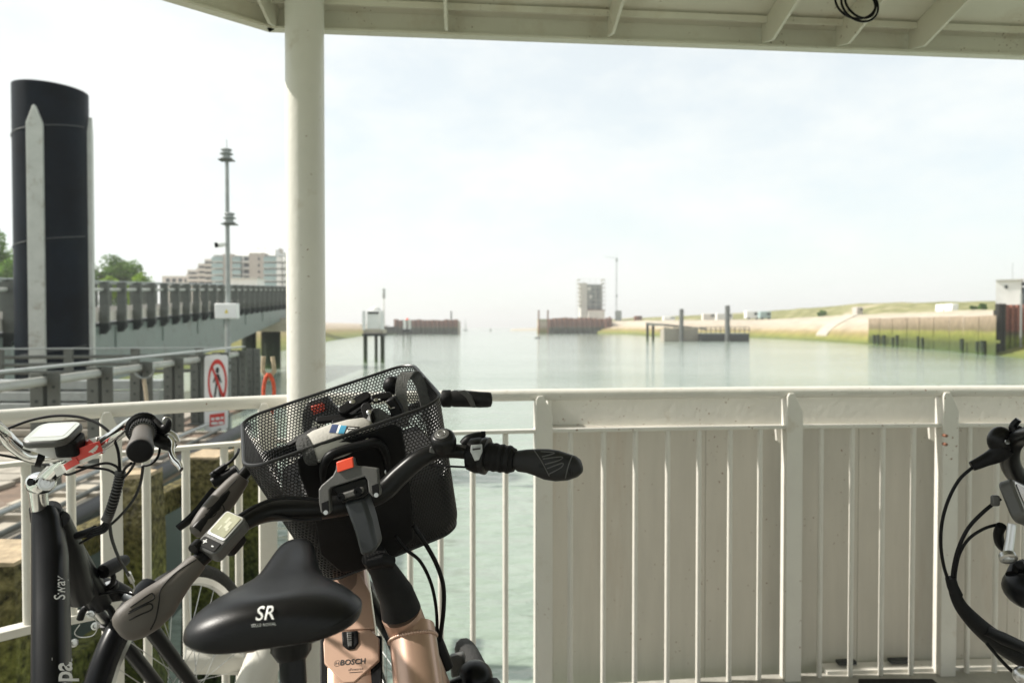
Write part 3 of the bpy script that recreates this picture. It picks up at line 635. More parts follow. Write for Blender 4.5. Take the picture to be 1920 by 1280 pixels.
# slanted top: higher on the left / far side
rings[-1] = [p + V(0, 0, .06 - .30 * max(0, math.sin(2 * math.pi * (k / n) + 2.4)) * 0 - .04 * (p.x - pc.x)) for k, p in enumerate(rings[-1])]
MB().loft(rings).build('shell', pile_black, bp_, angle=60)
weld_m = mat('weld_dark', (.045, .05, .05), .6, var=.3)
for z0 in (-1.75, .45, 2.65):
    MB().tube([V(pc.x + (prad + .004) * math.cos(a), Yp + (prad + .004) * math.sin(a), z0 + .10 * a + 2.1) for a in [R(150 + 8 * k) for k in range(27)]], .012, 6).build('spiral_weld', weld_m, bp_)
for uc, w, vt, name in ((71, 24, 197, 'guide_strip'), (171, 22, 220, 'guide_strip')):
    dd = V((uc - 960) / FPX, 1, 0).normalized(); tb = pc.dot(dd); h2 = pc.length_squared - tb * tb
    hit = dd * (tb - math.sqrt(max(0, prad * prad - h2))); rel = (hit - pc).normalized() if h2 < prad * prad else (dd * tb - pc).normalized()
    cx, cy = pc.x + rel.x * prad, pc.y + rel.y * prad; ang = math.atan2(-rel.y, rel.x)
    nrm = rel; tdir = V(-rel.y, rel.x, 0)
    ztp = P(uc, vt, cy).z; wv = .29
    poly = [V(cx, cy, WATER) - tdir * wv / 2, V(cx, cy, WATER) + tdir * wv / 2, V(cx, cy, ztp - .35) + tdir * wv / 2, V(cx, cy, ztp - .03) + tdir * wv * .1, V(cx, cy, ztp) , V(cx, cy, ztp - .03) - tdir * wv * .1, V(cx, cy, ztp - .35) - tdir * wv / 2]
    MB().prism([p + nrm * .06 for p in poly], -nrm * .12).build(name, strip_pale, bp_, bevel=.01)

# light and camera mast
Ym = 14.2; mX = (428 - 960) / FPX * Ym
ms_ = thing('light_mast', 'slim grey mast with navigation lanterns camera and white junction box', 'mast', V(mX, Ym, WATER))
zm = P(427, 300, Ym).z
MB().tube([V(mX, Ym, WATER - .5), V(mX, Ym, .6), V(mX, Ym, zm)], [.055, .05, .035], 12).build('pole', galv, ms_)
MB().tube([V(mX - .045, Ym - .02, -.5), V(mX - .045, Ym - .02, 1.4)], .014, 6).build('conduit', strip_pale, ms_)
for vv, off in ((290, 0), (410, .05)):
    zc = P(428, vv, Ym).z; c = V(mX + off, Ym - .02, zc)
    MB().lathe(c + V(0, 0, -.10), (0, 0, 1), [(0, .05), (.01, .11), (.03, .11), (.04, .07), (.09, .07), (.10, .12), (.115, .12), (.125, .075), (.17, .075), (.18, .105), (.20, .09), (.22, .02)], 14).build('lantern', galv, ms_)
    MB().box(c + V(0, 0, -.11), (.26, .2, .02)).build('lantern_bracket', post_grey, ms_)
MB().tube([V(mX, Ym, zm + .2), V(mX, Ym, zm + .38)], .006, 6).build('aerial', galv, ms_)
cq = P(421, 458, Ym)
MB().lathe(cq + V(.04, -.06, 0), V(-1, -.55, -.2), [(0, .035), (.06, .05), (.13, .05), (.14, .03)], 12).build('camera_body', white_far, ms_)
MB().lathe(cq + V(.04, -.06, 0) + V(-1, -.55, -.2).normalized() * .141, V(-1, -.55, -.2), [(0, .046), (.05, .05), (.052, .01)], 12).build('camera_lens', black_plastic, ms_)
bq = P(426, 583, Ym - .1); bw = 41 / FPX * Ym; bh = 28 / FPX * Ym
jb = MB().box(bq, (bw, .16, bh)).build('junction_box', board_m, ms_, bevel=.015)
MB().quad(*[P(u, v, Ym - .183) for u, v in ((421, 587), (428, 587), (424.5, 579))]).build('warning_triangle', mat('warn_yellow', (.70, .55, .03), .5), ms_, smooth=False, recalc=False)

# ------------------------------------------------------------------ access bridge
def bx(Y, off=0): return V(-12.8 - .1156 * (Y - 23) + off, Y, 0)
def bz(Y): return 1.46 + (Y - 23) * (3.02 - 1.46) / 32
bridge = thing('access_bridge', 'grey steel access bridge with close railing posts rising to the quay', 'bridge', V(-14, 40, WATER))
Y0, Y1 = 14.5, 58
wdt = 3.0
gb = []
for Y, zb in ((Y0, -.55), (23, -.45), (32, -.05), (38, .36), (46, 1.15), (55, 2.0), (58, 2.25)): gb.append(at_z(bx(Y), zb))
gt = [at_z(bx(Y), bz(Y) - .12) for Y in (58, 40, 23, Y0)]
MB().prism(gb + gt, V(-.06, 0, 0)).build('girder', girder_m, bridge, smooth=False)
MB().prism([p + V(-wdt, 0, 0) for p in gb + gt], V(-.06, 0, 0)).build('girder', girder_m, bridge, smooth=False)
rib_src = None
for k in range(7):
    Y = 20 + k * 4.4; zb = bz(Y) - 1.2
    MB().box(at_z(bx(Y, .02), bz(Y) - .55), (.05, .05, .75)).build('web_stiffener', girder_m, bridge)
MB().prism([at_z(bx(Y0), bz(Y0) - .12), at_z(bx(Y1), bz(Y1) - .12), at_z(bx(Y1, -wdt), bz(Y1) - .12), at_z(bx(Y0, -wdt), bz(Y0) - .12)], (0, 0, .1)).build('deck_slab', dark_steel, bridge, smooth=False)
for off in (.1, -wdt - .1):
    for dz, r, mt in ((1.27, .03, galv), (1.02, .05, strip_pale)):
        MB().tube([at_z(bx(Y0, off), bz(Y0) + dz), at_z(bx(Y1, off), bz(Y1) + dz)], r, 8).build('hand_rail', mt, bridge)
    MB().prism([at_z(bx(Y0, off - .12 if off > 0 else off + .12), bz(Y0) + .02), at_z(bx(Y1, off - .12 if off > 0 else off + .12), bz(Y1) + .02), at_z(bx(Y1, off - .12 if off > 0 else off + .12), bz(Y1) + .34), at_z(bx(Y0, off - .12 if off > 0 else off + .12), bz(Y0) + .34)], V(-.02, 0, 0)).build('kick_board', conc_pale, bridge, smooth=False)
pm = MB(); o0 = base[bridge.name]
pm.box(o0 + V(0, -.05, .62), (.26, .016, 1.30)); pm.box(o0 + V(.13, 0, .62), (.014, .11, 1.30)); pm.box(o0 + V(-.13, 0, .62), (.014, .11, 1.30))
p_src = pm.build('rail_post', post_grey, bridge, smooth=False)
bm_ = MB().prism([o0 + V(-.18, -.06, -.02), o0 + V(.16, -.06, -.02), o0 + V(.16, -.06, -.18), o0 + V(.0, -.06, -.36), o0 + V(-.18, -.06, -.36)], V(0, .14, 0))
b_src = bm_.build('post_bracket', dark_steel, bridge, smooth=False)
k = 0; Y = 15.3
while Y < 57.5:
    for off in (.14, -wdt - .14):
        if k == 0: o, ob_ = p_src, b_src
        else: o, ob_ = inst(p_src, bridge), inst(b_src, bridge)
        o.location = at_z(bx(Y, off), bz(Y)) - o0; ob_.location = o.location.copy(); k += 1
    Y += 1.33
# pier of the bridge
pr = thing('bridge_pier', 'beige concrete pier cap on dark round piles under the bridge end', 'pier', V(-16, 54, WATER))
ca, cb = P(470, 600, 53), P(560, 600, 53)
MB().bbox2(V(P(488, 600, 53).x, 52, P(500, 621, 53).z), V(P(590, 600, 53).x, 56, P(500, 596, 53).z)).build('pier_cap', concrete, pr, bevel=.06)
for u, w in ((467, 26), (508, 35), (585, 30)):
    c = P(u, 640, 53.5); MB().cyl(V(c.x, 53.5, WATER - 1), V(c.x, 53.5, P(500, 621.5, 53).z if u > 480 else 1.6), w / 2 / FPX * 53.5, 16).build('round_pile', weedpile, pr)

# ------------------------------------------------------------------ trees and shrubs
def crown(c, rad, n, leaf, rnd, clumps=14):
    m = MB(); cl = []
    for k in range(clumps):
        d = V(rnd.gauss(0, 1), rnd.gauss(0, 1), rnd.gauss(0, .8)).normalized() * rnd.uniform(.45, .85)
        cl.append((V(c.x + d.x * rad[0], c.y + d.y * rad[1], c.z + d.z * rad[2]), rnd.uniform(.28, .46)))
    for k in range(n):
        cc, rr = cl[k % clumps]; d = V(rnd.gauss(0, 1), rnd.gauss(0, 1), rnd.gauss(0, 1)).normalized() * (rnd.random() ** .4)
        p = cc + V(d.x * rad[0] * rr, d.y * rad[1] * rr, d.z * rad[2] * rr)
        a = V(rnd.gauss(0, 1), rnd.gauss(0, 1), rnd.gauss(0, .6)).normalized(); b = a.cross(V(rnd.gauss(0, 1), rnd.gauss(0, 1), rnd.gauss(0, 1))).normalized()
        s = leaf * rnd.uniform(.6, 1.3)
        m.add([p - a * s, p + b * s * .55, p + a * s, p - b * s * .55], [(0, 1, 2, 3)])
    return m
def tree(u, vtop, Y, wpx, label, lm, zb=2.9, leaf=.22, n=5200):
    rnd = random.Random(int(u * 7 + Y)); zt = P(u, vtop, Y).z; x = (u - 960) / FPX * Y; w = wpx / 2 / FPX * Y
    t = thing('broadleaf_tree', label, 'tree', V(x, Y, zb), 'trees on the left bank')
    H = zt - zb; cz = zb + H * .58; m = MB(); m.tube([V(x, Y, zb - .3), V(x + .1, Y, zb + H * .3), V(x - .1, Y, zb + H * .7)], [.22 * w / 4, .16 * w / 4, .05], 8)
    for k in range(6):
        a = k * 1.05; m.tube([V(x, Y, zb + H * (.25 + .05 * k)), V(x + math.cos(a) * w * .4, Y + math.sin(a) * w * .4, zb + H * (.5 + .05 * k))], [.09, .03], 6)
    m.build('trunk', bark, t)
    crown(V(x, Y, cz), (w, w, H * .44), n, leaf, rnd, 18).build('crown', lm, t, smooth=False, recalc=False)
for a in ((-30, 428, 92, 110, 'dense green tree behind the bridge at the left picture edge', leaf_a), (40, 455, 88, 90, 'green tree mostly hidden behind the tall black pile', leaf_a),
          (120, 462, 96, 110, 'broad dark tree peeking right behind the black pile', leaf_c), (205, 476, 100, 95, 'tall green tree right of the black pile', leaf_c), (240, 490, 104, 80, 'lower green tree sloping down toward the apartments', leaf_a)): tree(*a)
for a in ((206, 511, 76, 36, 'round clipped yellow green tree just right of the pile above the bridge rail', leaf_b), (258, 513, 78, 40, 'round yellow green tree left of the apartments above the bridge rail', leaf_b)): tree(*a, leaf=.14, n=2600)

# ------------------------------------------------------------------ apartments
Ya = 172; apx = lambda u: (u - 960) / FPX * Ya
apz = lambda v: P(500, v, Ya).z
ap = thing('apartment_building', 'stepped beige brick apartment block with glass balconies behind the mast', 'building', V(apx(430), Ya, 2.5))
def blk(u0, u1, vt, d0, d1, mt, name='wall_block', zb=2.5): return MB().bbox2(V(apx(u0), Ya + d0, zb), V(apx(u1), Ya + d1, apz(vt))).build(name, mt, ap, smooth=False)
blk(282, 345, 514, 6, 18, beige_far); blk(338, 372, 503, 4, 18, beige_far); blk(362, 384, 492, 3, 18, beige_far); blk(378, 402, 484, 2, 18, beige_far)
blk(398, 421, 477, 1, 18, pale_far); blk(419, 436, 476, 0, 18, brick_far); blk(434, 470, 478, 1.5, 18, pale_far); blk(468, 497, 474, 0, 18, brick_far); blk(495, 531, 478, 1, 18, pale_far)
MB().loft([[V(apx(430), Ya + 2, apz(478)), V(apx(512), Ya + 2, apz(478)), V(apx(512), Ya + 18, apz(478)), V(apx(430), Ya + 18, apz(478))], [V(apx(434), Ya + 5, apz(463)), V(apx(504), Ya + 5, apz(463)), V(apx(504), Ya + 15, apz(463)), V(apx(434), Ya + 15, apz(463))]]).build('mansard_roof', pale_far, ap, smooth=False)
for u in (462, 476, 505): blk(u - 2, u + 2, 459, 8, 10, brick_far, 'chimney', apz(470))
MB().prism([V(apx(531), Ya + 1, 2.5), V(apx(538), Ya + 9, 2.5), V(apx(538), Ya + 9, apz(486)), V(apx(531), Ya + 1, apz(478))], V(-.8, 1.2, 0)).build('wall_block', pale_far, ap, smooth=False)
fl = [481, 493, 505, 517, 529]
for i, v in enumerate(fl):
    for u0, u1, d, mt in ((399, 420, .9, glass_m), (436, 452, 1.4, glass_m), (496, 520, .9, glass_m), (520, 530, .9, white_far)):
        MB().bbox2(V(apx(u0), Ya + d - 1.3, apz(v + 9)), V(apx(u1), Ya + d - 1.15, apz(v + 1))).build('balcony_front', mt, ap, smooth=False)
        MB().bbox2(V(apx(u0), Ya + d - 1.3, apz(v + 10.5)), V(apx(u1), Ya + d, apz(v + 9.2))).build('balcony_slab', pale_far, ap, smooth=False)
        MB().bbox2(V(apx(u0 + 2), Ya + d + .02, apz(v + 8)), V(apx(u1 - 2), Ya + d + .2, apz(v - 1))).build('window', window_dark, ap, smooth=False)
    MB().prism([V(apx(531), Ya - .2, apz(v + 9)), V(apx(538.5), Ya + 8, apz(v + 12)), V(apx(538.5), Ya + 8, apz(v + 7)), V(apx(531), Ya - .2, apz(v + 2))], V(.6, -.3, 0)).build('balcony_front', white_far, ap, smooth=False)
    MB().bbox2(V(apx(455), Ya + 1.3, apz(v + 7)), V(apx(466), Ya + 1.6, apz(v))).build('window', window_dark, ap, smooth=False)
    MB().bbox2(V(apx(454), Ya + .6, apz(v + 10)), V(apx(467), Ya + 1.5, apz(v + 8))).build('balcony_slab', white_far, ap, smooth=False)
for u0, u1, d, vs_ in ((341, 360, 4, (508, 517, 527)), (364, 376, 3, (497, 507, 517, 527)), (379, 397, 2, (489, 499, 509, 519, 528))):
    for v in vs_:
        MB().bbox2(V(apx(u0), Ya + d - .12, apz(v + 3.5)), V(apx(u1), Ya + d - .02, apz(v))).build('window', window_dark, ap, smooth=False)
        MB().bbox2(V(apx(u0 - 1), Ya + d - 1.2, apz(v + 8)), V(apx(u1 + 1), Ya + d - .8, apz(v + 4.2))).build('balcony_front', beige_far, ap, smooth=False)
for v in (483, 495, 507, 519): MB().bbox2(V(apx(485), Ya - .1, apz(v + 5)), V(apx(488), Ya + .05, apz(v))).build('window', window_dark, ap, smooth=False)
for u in (290, 302, 314, 326): MB().bbox2(V(apx(u), Ya + 5.85, apz(526)), V(apx(u + 7), Ya + 5.98, apz(519))).build('window', window_dark, ap, smooth=False)
kio = thing('quay_kiosk', 'low white kiosk in front of the apartment block', 'kiosk', V(P(462, 530, 140).x, 140, 2.9))
MB().bbox2(V(P(436, 530, 140).x, 139, 2.9), V(P(486, 530, 140).x, 143, P(460, 523, 140).z)).build('wall', white_far, kio, smooth=False)
MB().bbox2(V(P(434, 530, 140).x, 138.6, P(460, 523, 140).z + .01), V(P(488, 530, 140).x, 143.4, P(460, 521.5, 140).z)).build('roof', pale_far, kio, smooth=False)

# ------------------------------------------------------------------ channel: dolphins, piers, tower, mast, boats
def dolphin(name, label, uc, Y, hw, vcap, vtop, legw, cabin=True):
    k = Y / FPX; x = (uc - 960) * k; zc, ztp = P(uc, vcap, Y).z, P(uc, vtop, Y).z
    t = thing(name, label, 'dolphin', V(x, Y, WATER))
    for du in (-hw + legw / 2, 0, hw - legw / 2):
        MB().cyl(V(x + du * k, Y + (1.0 if du == 0 else 0), WATER - 1.5), V(x + du * k, Y + (1.0 if du == 0 else 0), zc + .05), legw / 2 * k * (1 if du else .8), 12).build('leg', weedpile, t)
    MB().bbox2(V(x - hw * k, Y - .5, zc), V(x + hw * k, Y + 1.4, zc + 5 * k)).build('cap_beam', dark_steel, t, bevel=.03)
    if cabin:
        MB().bbox2(V(x - (hw - 1) * k, Y - .3, zc + 5 * k), V(x + (hw - 1) * k, Y + 1.3, zc + 13 * k)).build('plinth', concrete, t, bevel=.03)
        MB().bbox2(V(x - (hw - 7) * k, Y - .2, zc + 13 * k), V(x + (hw - 7) * k, Y + 1.2, ztp)).build('cabinet', white_far, t, bevel=.04)
        for s in (-1, 1): MB().bbox2(V(x + s * (hw - 3) * k - 3 * k, Y - .4, zc + 12 * k), V(x + s * (hw - 3) * k + 3 * k, Y - .2, ztp - 1 * k)).build('marker_board', board_m, t)
        MB().bbox2(V(x - 10 * k, Y - .27, ztp - 6 * k), V(x + 10 * k, Y - .21, ztp - 3 * k)).build('lamp_slot', black_plastic, t)
        MB().lathe(V(x, Y + .5, ztp), (0, 0, 1), [(0, 12 * k), (3 * k, 11 * k), (6 * k, 7 * k), (8 * k, 1 * k)], 14).build('dome', pale_far, t)
        MB().box(V(x, Y + .4, zc + 20 * k), ((hw * 2 + 14) * k, .05, .05)).build('guard_bar', galv, t)
    else:
        for s, mt in ((-1, white_far), (1, pale_far)): MB().bbox2(V(x + (s * 4.5 - 2.5) * k, Y, zc + 5 * k), V(x + (s * 4.5 + 2.5) * k, Y + .6, ztp)).build('marker_board', mt, t)
        MB().lathe(V(x, Y + .4, ztp), (0, 0, 1), [(0, 4 * k), (2 * k, 3 * k), (3 * k, .5 * k)], 10).build('red_cap', red_plastic, t)
dolphin('navigation_dolphin', 'white navigation cabinet on three dark weedy piles in the channel', 701, 62, 20, 630, 582, 8)
dolphin('small_dolphin', 'small red capped marker on three thin piles before the left pier', 763, 140, 7.5, 622, 599, 1.8, False)
def sheet_pier(name, label, u0, u1, Y, vtop, npan, zb=WATER - 1, depth=14):
    x0, x1 = (u0 - 960) / FPX * Y, (u1 - 960) / FPX * Y; zt = P((u0 + u1) / 2, vtop, Y).z
    t = thing(name, label, 'pier', V((x0 + x1) / 2, Y, WATER)); w = (x1 - x0) / npan
    src = None
    for k in range(npan):
        xa = x0 + k * w
        prof = [(0, .5), (.12, .5), (.30, -.5), (.62, -.5), (.80, .5), (1.0, .5)]
        m = MB(); front = [V(xa + a * w, Y + b, 0) for a, b in prof]; n = len(front)
        hgt = zt + random.Random(k + int(u0)).uniform(-.35, .25)
        m.v += [at_z(p, zb) for p in front] + [at_z(p, hgt) for p in front] + [at_z(p, hgt) + V(0, .35, 0) for p in front]
        for j in range(n - 1): m.f += [(j, j + 1, n + j + 1, n + j), (n + j, n + j + 1, 2 * n + j + 1, 2 * n + j)]
        m.build('sheet_pile', weedsteel, t, smooth=False, recalc=False)
    MB().bbox2(V(x0, Y + .8, zb), V(x1, Y + depth, zt - .5)).build('fill', concrete, t, smooth=False)
    return t, x0, x1, zt
t, x0, x1, zt = sheet_pier('sheet_pile_pier', 'rusty sheet piled pier on the left side of the channel mouth', 738, 859, 290, 599, 14)
MB().cyl(V((846 - 960) / FPX * 290, 290.5, 0), V((846 - 960) / FPX * 290, 290.5, P(846, 583, 290).z), .28, 8).build('beacon_post', dark_steel, t)
MB().bbox2(V((716 - 960) / FPX * 275, 274, WATER - 1), V((742 - 960) / FPX * 275, 280, P(730, 612, 275).z)).build('low_block', weedpile, t, smooth=False)
t, x0, x1, zt = sheet_pier('sheet_pile_pier', 'rusty sheet piled pier below the scaffolded tower', 1027, 1148, 310, 596, 13)
MB().bbox2(V((1009 - 960) / FPX * 310, 310.2, WATER - 1), V((1027 - 960) / FPX * 310, 324, P(1018, 598, 310).z)).build('end_block', bank_m, t, smooth=False)
for u, vt in ((1010, 581), (1027, 581), (1142, 593), (1136, 595)): MB().cyl(V((u - 960) / FPX * 310, 309, WATER - 1), V((u - 960) / FPX * 310, 309, P(u, vt, 310).z), .32, 8).build('fender_post', rust_m, t)
MB().prism([V((1135 - 960) / FPX * 312, 312, WATER - .5), V((1200 - 960) / FPX * 312, 330, WATER - .5), V((1200 - 960) / FPX * 312, 330, 2.3), V((1135 - 960) / FPX * 312, 312, 2.6)], V(0, 60, 0)).build('causeway', bank_m, t, smooth=False)
MB().loft([[V((955 - 960) / FPX * 520, 520, WATER), V((1012 - 960) / FPX * 520, 520, WATER), V((1012 - 960) / FPX * 520, 528, WATER), V((955 - 960) / FPX * 520, 528, WATER)], [V((960 - 960) / FPX * 520, 523, -.3), V((1012 - 960) / FPX * 520, 523, .4), V((1012 - 960) / FPX * 520, 525, .4), V((960 - 960) / FPX * 520, 525, -.3)]]).build('breakwater', concrete, label='low grey breakwater running out left of the right pier', category='breakwater')
# tower
Yt = 330; k = Yt / FPX; tx = lambda u: (u - 960) * k; tz = lambda v: P(1100, v, Yt).z
tw = thing('scaffolded_tower', 'tall grey tower in pale scaffolding behind the right pier', 'tower', V(tx(1110), Yt, 2.0))
MB().bbox2(V(tx(1089), Yt, 1.5), V(tx(1101), Yt + 10, tz(530))).build('pale_wall', net_m, tw, smooth=False)
MB().bbox2(V(tx(1100.5), Yt + .6, 1.5), V(tx(1129), Yt + 10, tz(533))).build('grey_wall', grey_clad, tw, smooth=False)
MB().bbox2(V(tx(1102), Yt - 3, 1.5), V(tx(1132), Yt + .5, tz(582))).build('annex', beige_far, tw, smooth=False)
MB().bbox2(V(tx(1101), Yt - 3.1, tz(582)), V(tx(1133), Yt + .6, tz(580.6))).build('annex_roof', rust_m, tw, smooth=False)
for u in (1083.5, 1094, 1105, 1116, 1126, 1133.5):
    for dy in (-1.6, ): MB().cyl(V(tx(u), Yt + dy, tz(585)), V(tx(u), Yt + dy, tz(523)), .07, 6).build('scaffold_pole', net_m, tw)
for u in (1083.5, 1133.5): MB().cyl(V(tx(u), Yt + 8, 1.5), V(tx(u), Yt + 8, tz(523)), .07, 6).build('scaffold_pole', net_m, tw)
for v in (523.5, 531, 539, 547, 555, 563, 571):
    for a, b in ((1083, 1089), (1129, 1134)): MB().bbox2(V(tx(a), Yt - 1.7, tz(v + .7)), V(tx(b), Yt + 8, tz(v))).build('scaffold_deck', net_m, tw, smooth=False)
    if v < 530 or 1: MB().cyl(V(tx(1083), Yt - 1.65, tz(v)), V(tx(1134), Yt - 1.65, tz(v)), .05, 5).build('scaffold_ledger', net_m, tw)
for (u, v, r) in ((1105, 541, 3.5), (1107.5, 556, 3), ): MB().cyl(V(tx(u), Yt + .5, tz(v)), V(tx(u), Yt + .65, tz(v)), r * k, 14).build('round_window', pale_far, tw, smooth=False)
for (u, v) in ((1113, 565), (1120, 543), (1121, 553)): MB().bbox2(V(tx(u - 1), Yt + .5, tz(v + 3)), V(tx(u + 1), Yt + .62, tz(v - 1))).build('window', window_dark, tw, smooth=False)
lm_ = thing('lattice_mast', 'thin tall crane mast right of the scaffolded tower', 'crane', V(tx(1159), 335, 2))
for dx, dy in ((-.25, -.25), (.25, -.25), (.25, .25), (-.25, .25)): MB().cyl(V(tx(1158.6) + dx, 335 + dy, 2), V(tx(1158.6) + dx, 335 + dy, tz(482)), .05, 5).build('mast_chord', galv, lm_)
z0 = 2.5; br = MB(); s = 1
while z0 < tz(483):
    br.cyl(V(tx(1158.6) - .25 * s, 334.75, z0), V(tx(1158.6) + .25 * s, 334.75, z0 + .9), .025, 4); z0 += .9; s = -s
br.build('mast_bracing', galv, lm_, smooth=False)
MB().box(V(tx(1158.8), 334.6, tz(486)), (.8, .8, 1.2)).build('mast_cabin', galv, lm_)
MB().cyl(V(tx(1137), 335, tz(480)), V(tx(1161), 335, tz(482)), .07, 5).build('jib', galv, lm_)
MB().cyl(V(tx(1158.8), 335, tz(483)), V(tx(1158.8), 335, tz(470)), .03, 5).build('top_spike', galv, lm_)
MB().box(V(tx(1158.6), 334.6, tz(554)), (.8, .8, 1.0)).build('mast_collar', galv, lm_)
MB().bbox2(V(tx(1156), 331, 1.8), V(tx(1166), 335, tz(582))).build('base_cabin', galv, lm_, smooth=False)
rm_ = thing('radar_mast', 'slender grey radar mast behind the navigation dolphin', 'mast', V((720 - 960) / FPX * 300, 300, 2.5))
rx = (720 - 960) / FPX * 300
MB().tube([V(rx, 300, 2), V(rx, 300, P(720, 575, 300).z), V(rx, 300, P(720, 540, 300).z)], [.45, .3, .2], 8).build('pole', pale_far, rm_)
MB().lathe(V(rx, 300, P(720, 560, 300).z), (0, 0, 1), [(0, .3), (.5, .62), (2.6, .62), (3.4, .3)], 10).build('radome', galv, rm_)
MB().lathe(V(rx, 300, P(720, 545, 300).z), (0, 0, 1), [(0, .2), (.2, .75), (.6, .75), (.9, .2)], 10).build('lantern', galv, rm_)
def boat(u, v, wpx, label, mast):
    q = wl_pt(u, v); w = wpx / FPX * q.y; t = thing('boat', label, 'boat', q); d = V(1, .35, 0).normalized(); s = V(-d.y, d.x, 0); rings = []
    for f, b, h in ((-.5, .12, .16), (-.3, .17, .15), (0, .19, .14), (.3, .13, .17), (.5, .015, .22)):
        c = q + d * (f * w); rings.append([c + s * (b * w) + V(0, 0, h * w), c + s * (b * w * .6) - V(0, 0, .04 * w), c - s * (b * w * .6) - V(0, 0, .04 * w), c - s * (b * w) + V(0, 0, h * w)])
    MB().loft(rings).build('hull', dark_steel if not mast else grey_clad, t)
    MB().box(q + V(0, 0, .2 * w) - d * .05 * w, (.35 * w, .2 * w, .14 * w), (d, s, V(0, 0, 1))).build('cabin', pale_far, t, bevel=.02 * w)
    if mast:
        MB().cyl(q, q + V(0, 0, mast / FPX * q.y), .07, 6).build('mast', galv, t)
        MB().quad(q + d * .03 * w + V(0, 0, .3 * w), q + d * .45 * w + V(0, 0, .25 * w), q + d * .03 * w + V(0, 0, mast / FPX * q.y * .95)).build('sail', white_far, t, smooth=False, solid=.03)
boat(872, 620, 9, 'small sailing boat leaving the channel right of the left pier', 24)
boat(1008, 634, 11, 'small dark motorboat in the channel before the right pier', 0)
bu = wl_pt(920, 620.5)
by = thing('channel_buoy', 'tiny dark channel buoy between the two piers', 'buoy', bu)
MB().lathe(bu - V(0, 0, .3), (0, 0, 1), [(0, .3), (.25, .8), (.6, .8), (.8, .35), (1.9, .25), (2.3, .05)], 10).build('float', weedpile, by)

# ------------------------------------------------------------------ right shore things
Yq = 152; kq = Yq / FPX; qx = lambda u: (u - 960) * kq; qz = lambda v: P(1300, v, Yq).z
pt = thing('floating_pontoon', 'grey floating pontoon with timber cladding moored to two steel piles', 'pontoon', V(qx(1320), Yq, WATER))
MB().bbox2(V(qx(1247), Yq + 1, WATER - .3), V(qx(1310), Yq + 5, qz(617))).build('timber_float', plank_m, pt, smooth=False)
for i, u in enumerate(range(1246, 1310, 6)): MB().bbox2(V(qx(u), Yq + .7, WATER + .1), V(qx(u + 4.6), Yq + .98, qz(613 + (i % 3)))).build('cladding_board', plank_m, pt, smooth=False)
MB().bbox2(V(qx(1311), Yq - 1, WATER - .3), V(qx(1402), Yq + 5, qz(626))).build('steel_float', dark_steel, pt, smooth=False)
MB().bbox2(V(qx(1311), Yq - 1.02, qz(626)), V(qx(1402), Yq + 5, qz(624.5))).build('deck_edge', galv, pt, smooth=False)
for u in range(1312, 1403, 9): MB().bbox2(V(qx(u), Yq - .9, qz(624.5)), V(qx(u + 1.2), Yq - .8, qz(613))).build('stanchion', post_grey, pt, smooth=False)
for v in (613, 618): MB().cyl(V(qx(1311), Yq - .85, qz(v)), V(qx(1402), Yq - .85, qz(v)), .06, 6).build('guard_rail', post_grey, pt)
MB().prism([V(qx(1221), Yq + 6, qz(604)), V(qx(1252), Yq + 3, qz(607)), V(qx(1330), Yq + 2, qz(615)), V(qx(1330), Yq + 2, qz(617.5)), V(qx(1252), Yq + 3, qz(611)), V(qx(1221), Yq + 6, qz(610))], V(.3, 1.8, 0)).build('gangway', post_grey, pt, smooth=False)
for u in (1224, 1235): MB().cyl(V(qx(u), Yq + 6, WATER - 1), V(qx(u), Yq + 6, qz(606)), 2.6 * kq, 10).build('trestle_leg', weedpile, pt)
for u, v0, w in ((1278, 579, 8), (1360, 573, 9)):
    MB().cyl(V(qx(u), Yq - (1.4 if u > 1300 else -.2), WATER - 1), V(qx(u), Yq - (1.4 if u > 1300 else -.2), qz(v0)), w / 2 * kq, 16).build('steel_pile', mat('pile_grey', (.10, .105, .10), .6, var=.2, scale=.8), label=('nearer' if u > 1300 else 'farther') + ' grey steel pile of the floating pontoon, ' + ('right one' if u > 1300 else 'left one'), category='pile', group='pontoon piles')
    MB
# weedy wall
wln = [wl_pt(1628, 645), wl_pt(1700, 651), wl_pt(1780, 658), wl_pt(1868, 667)]
ww = thing('quay_wall', 'low quay wall green with weed along the right shore', 'wall', wln[1])
for i, (a, b) in enumerate(zip(wln, wln[1:])):
    for j in range(3):
        p, q = a.lerp(b, j / 3), a.lerp(b, (j + 1) / 3 - .01); zt = P(1630 + i * 80 + j * 26, 597 - (i * 3 + j) * .6 + (j % 2) * .8, p.y).z
        MB().prism([at_z(p, WATER - 1), at_z(q, WATER - 1), at_z(q, zt), at_z(p, zt)], V(1.5, 2.5, 0)).build('wall_panel', weedwall, ww, smooth=False)
        MB().prism([at_z(p, -.35) + V(-.15, -.9, 0), at_z(q, -.35) + V(-.15, -.9, 0), at_z(q, -.05) + V(-.15, -.9, 0), at_z(p, -.05) + V(-.15, -.9, 0)], V(.15, .88, 0)).build('waling_beam', weedwall, ww, smooth=False)
rnd = random.Random(5)
for u in (1634, 1641, 1652, 1668, 1676, 1714, 1722, 1794, 1822, 1832):
    c = wl_pt(u, 645.5 + (u - 1628) * .0917) + V(-.1, -1.1, 0)
    MB().cyl(at_z(c, WATER - 1), at_z(c, rnd.uniform(-.25, .1)), rnd.uniform(.14, .3), 8).build('fender_stump', weedpile, ww)
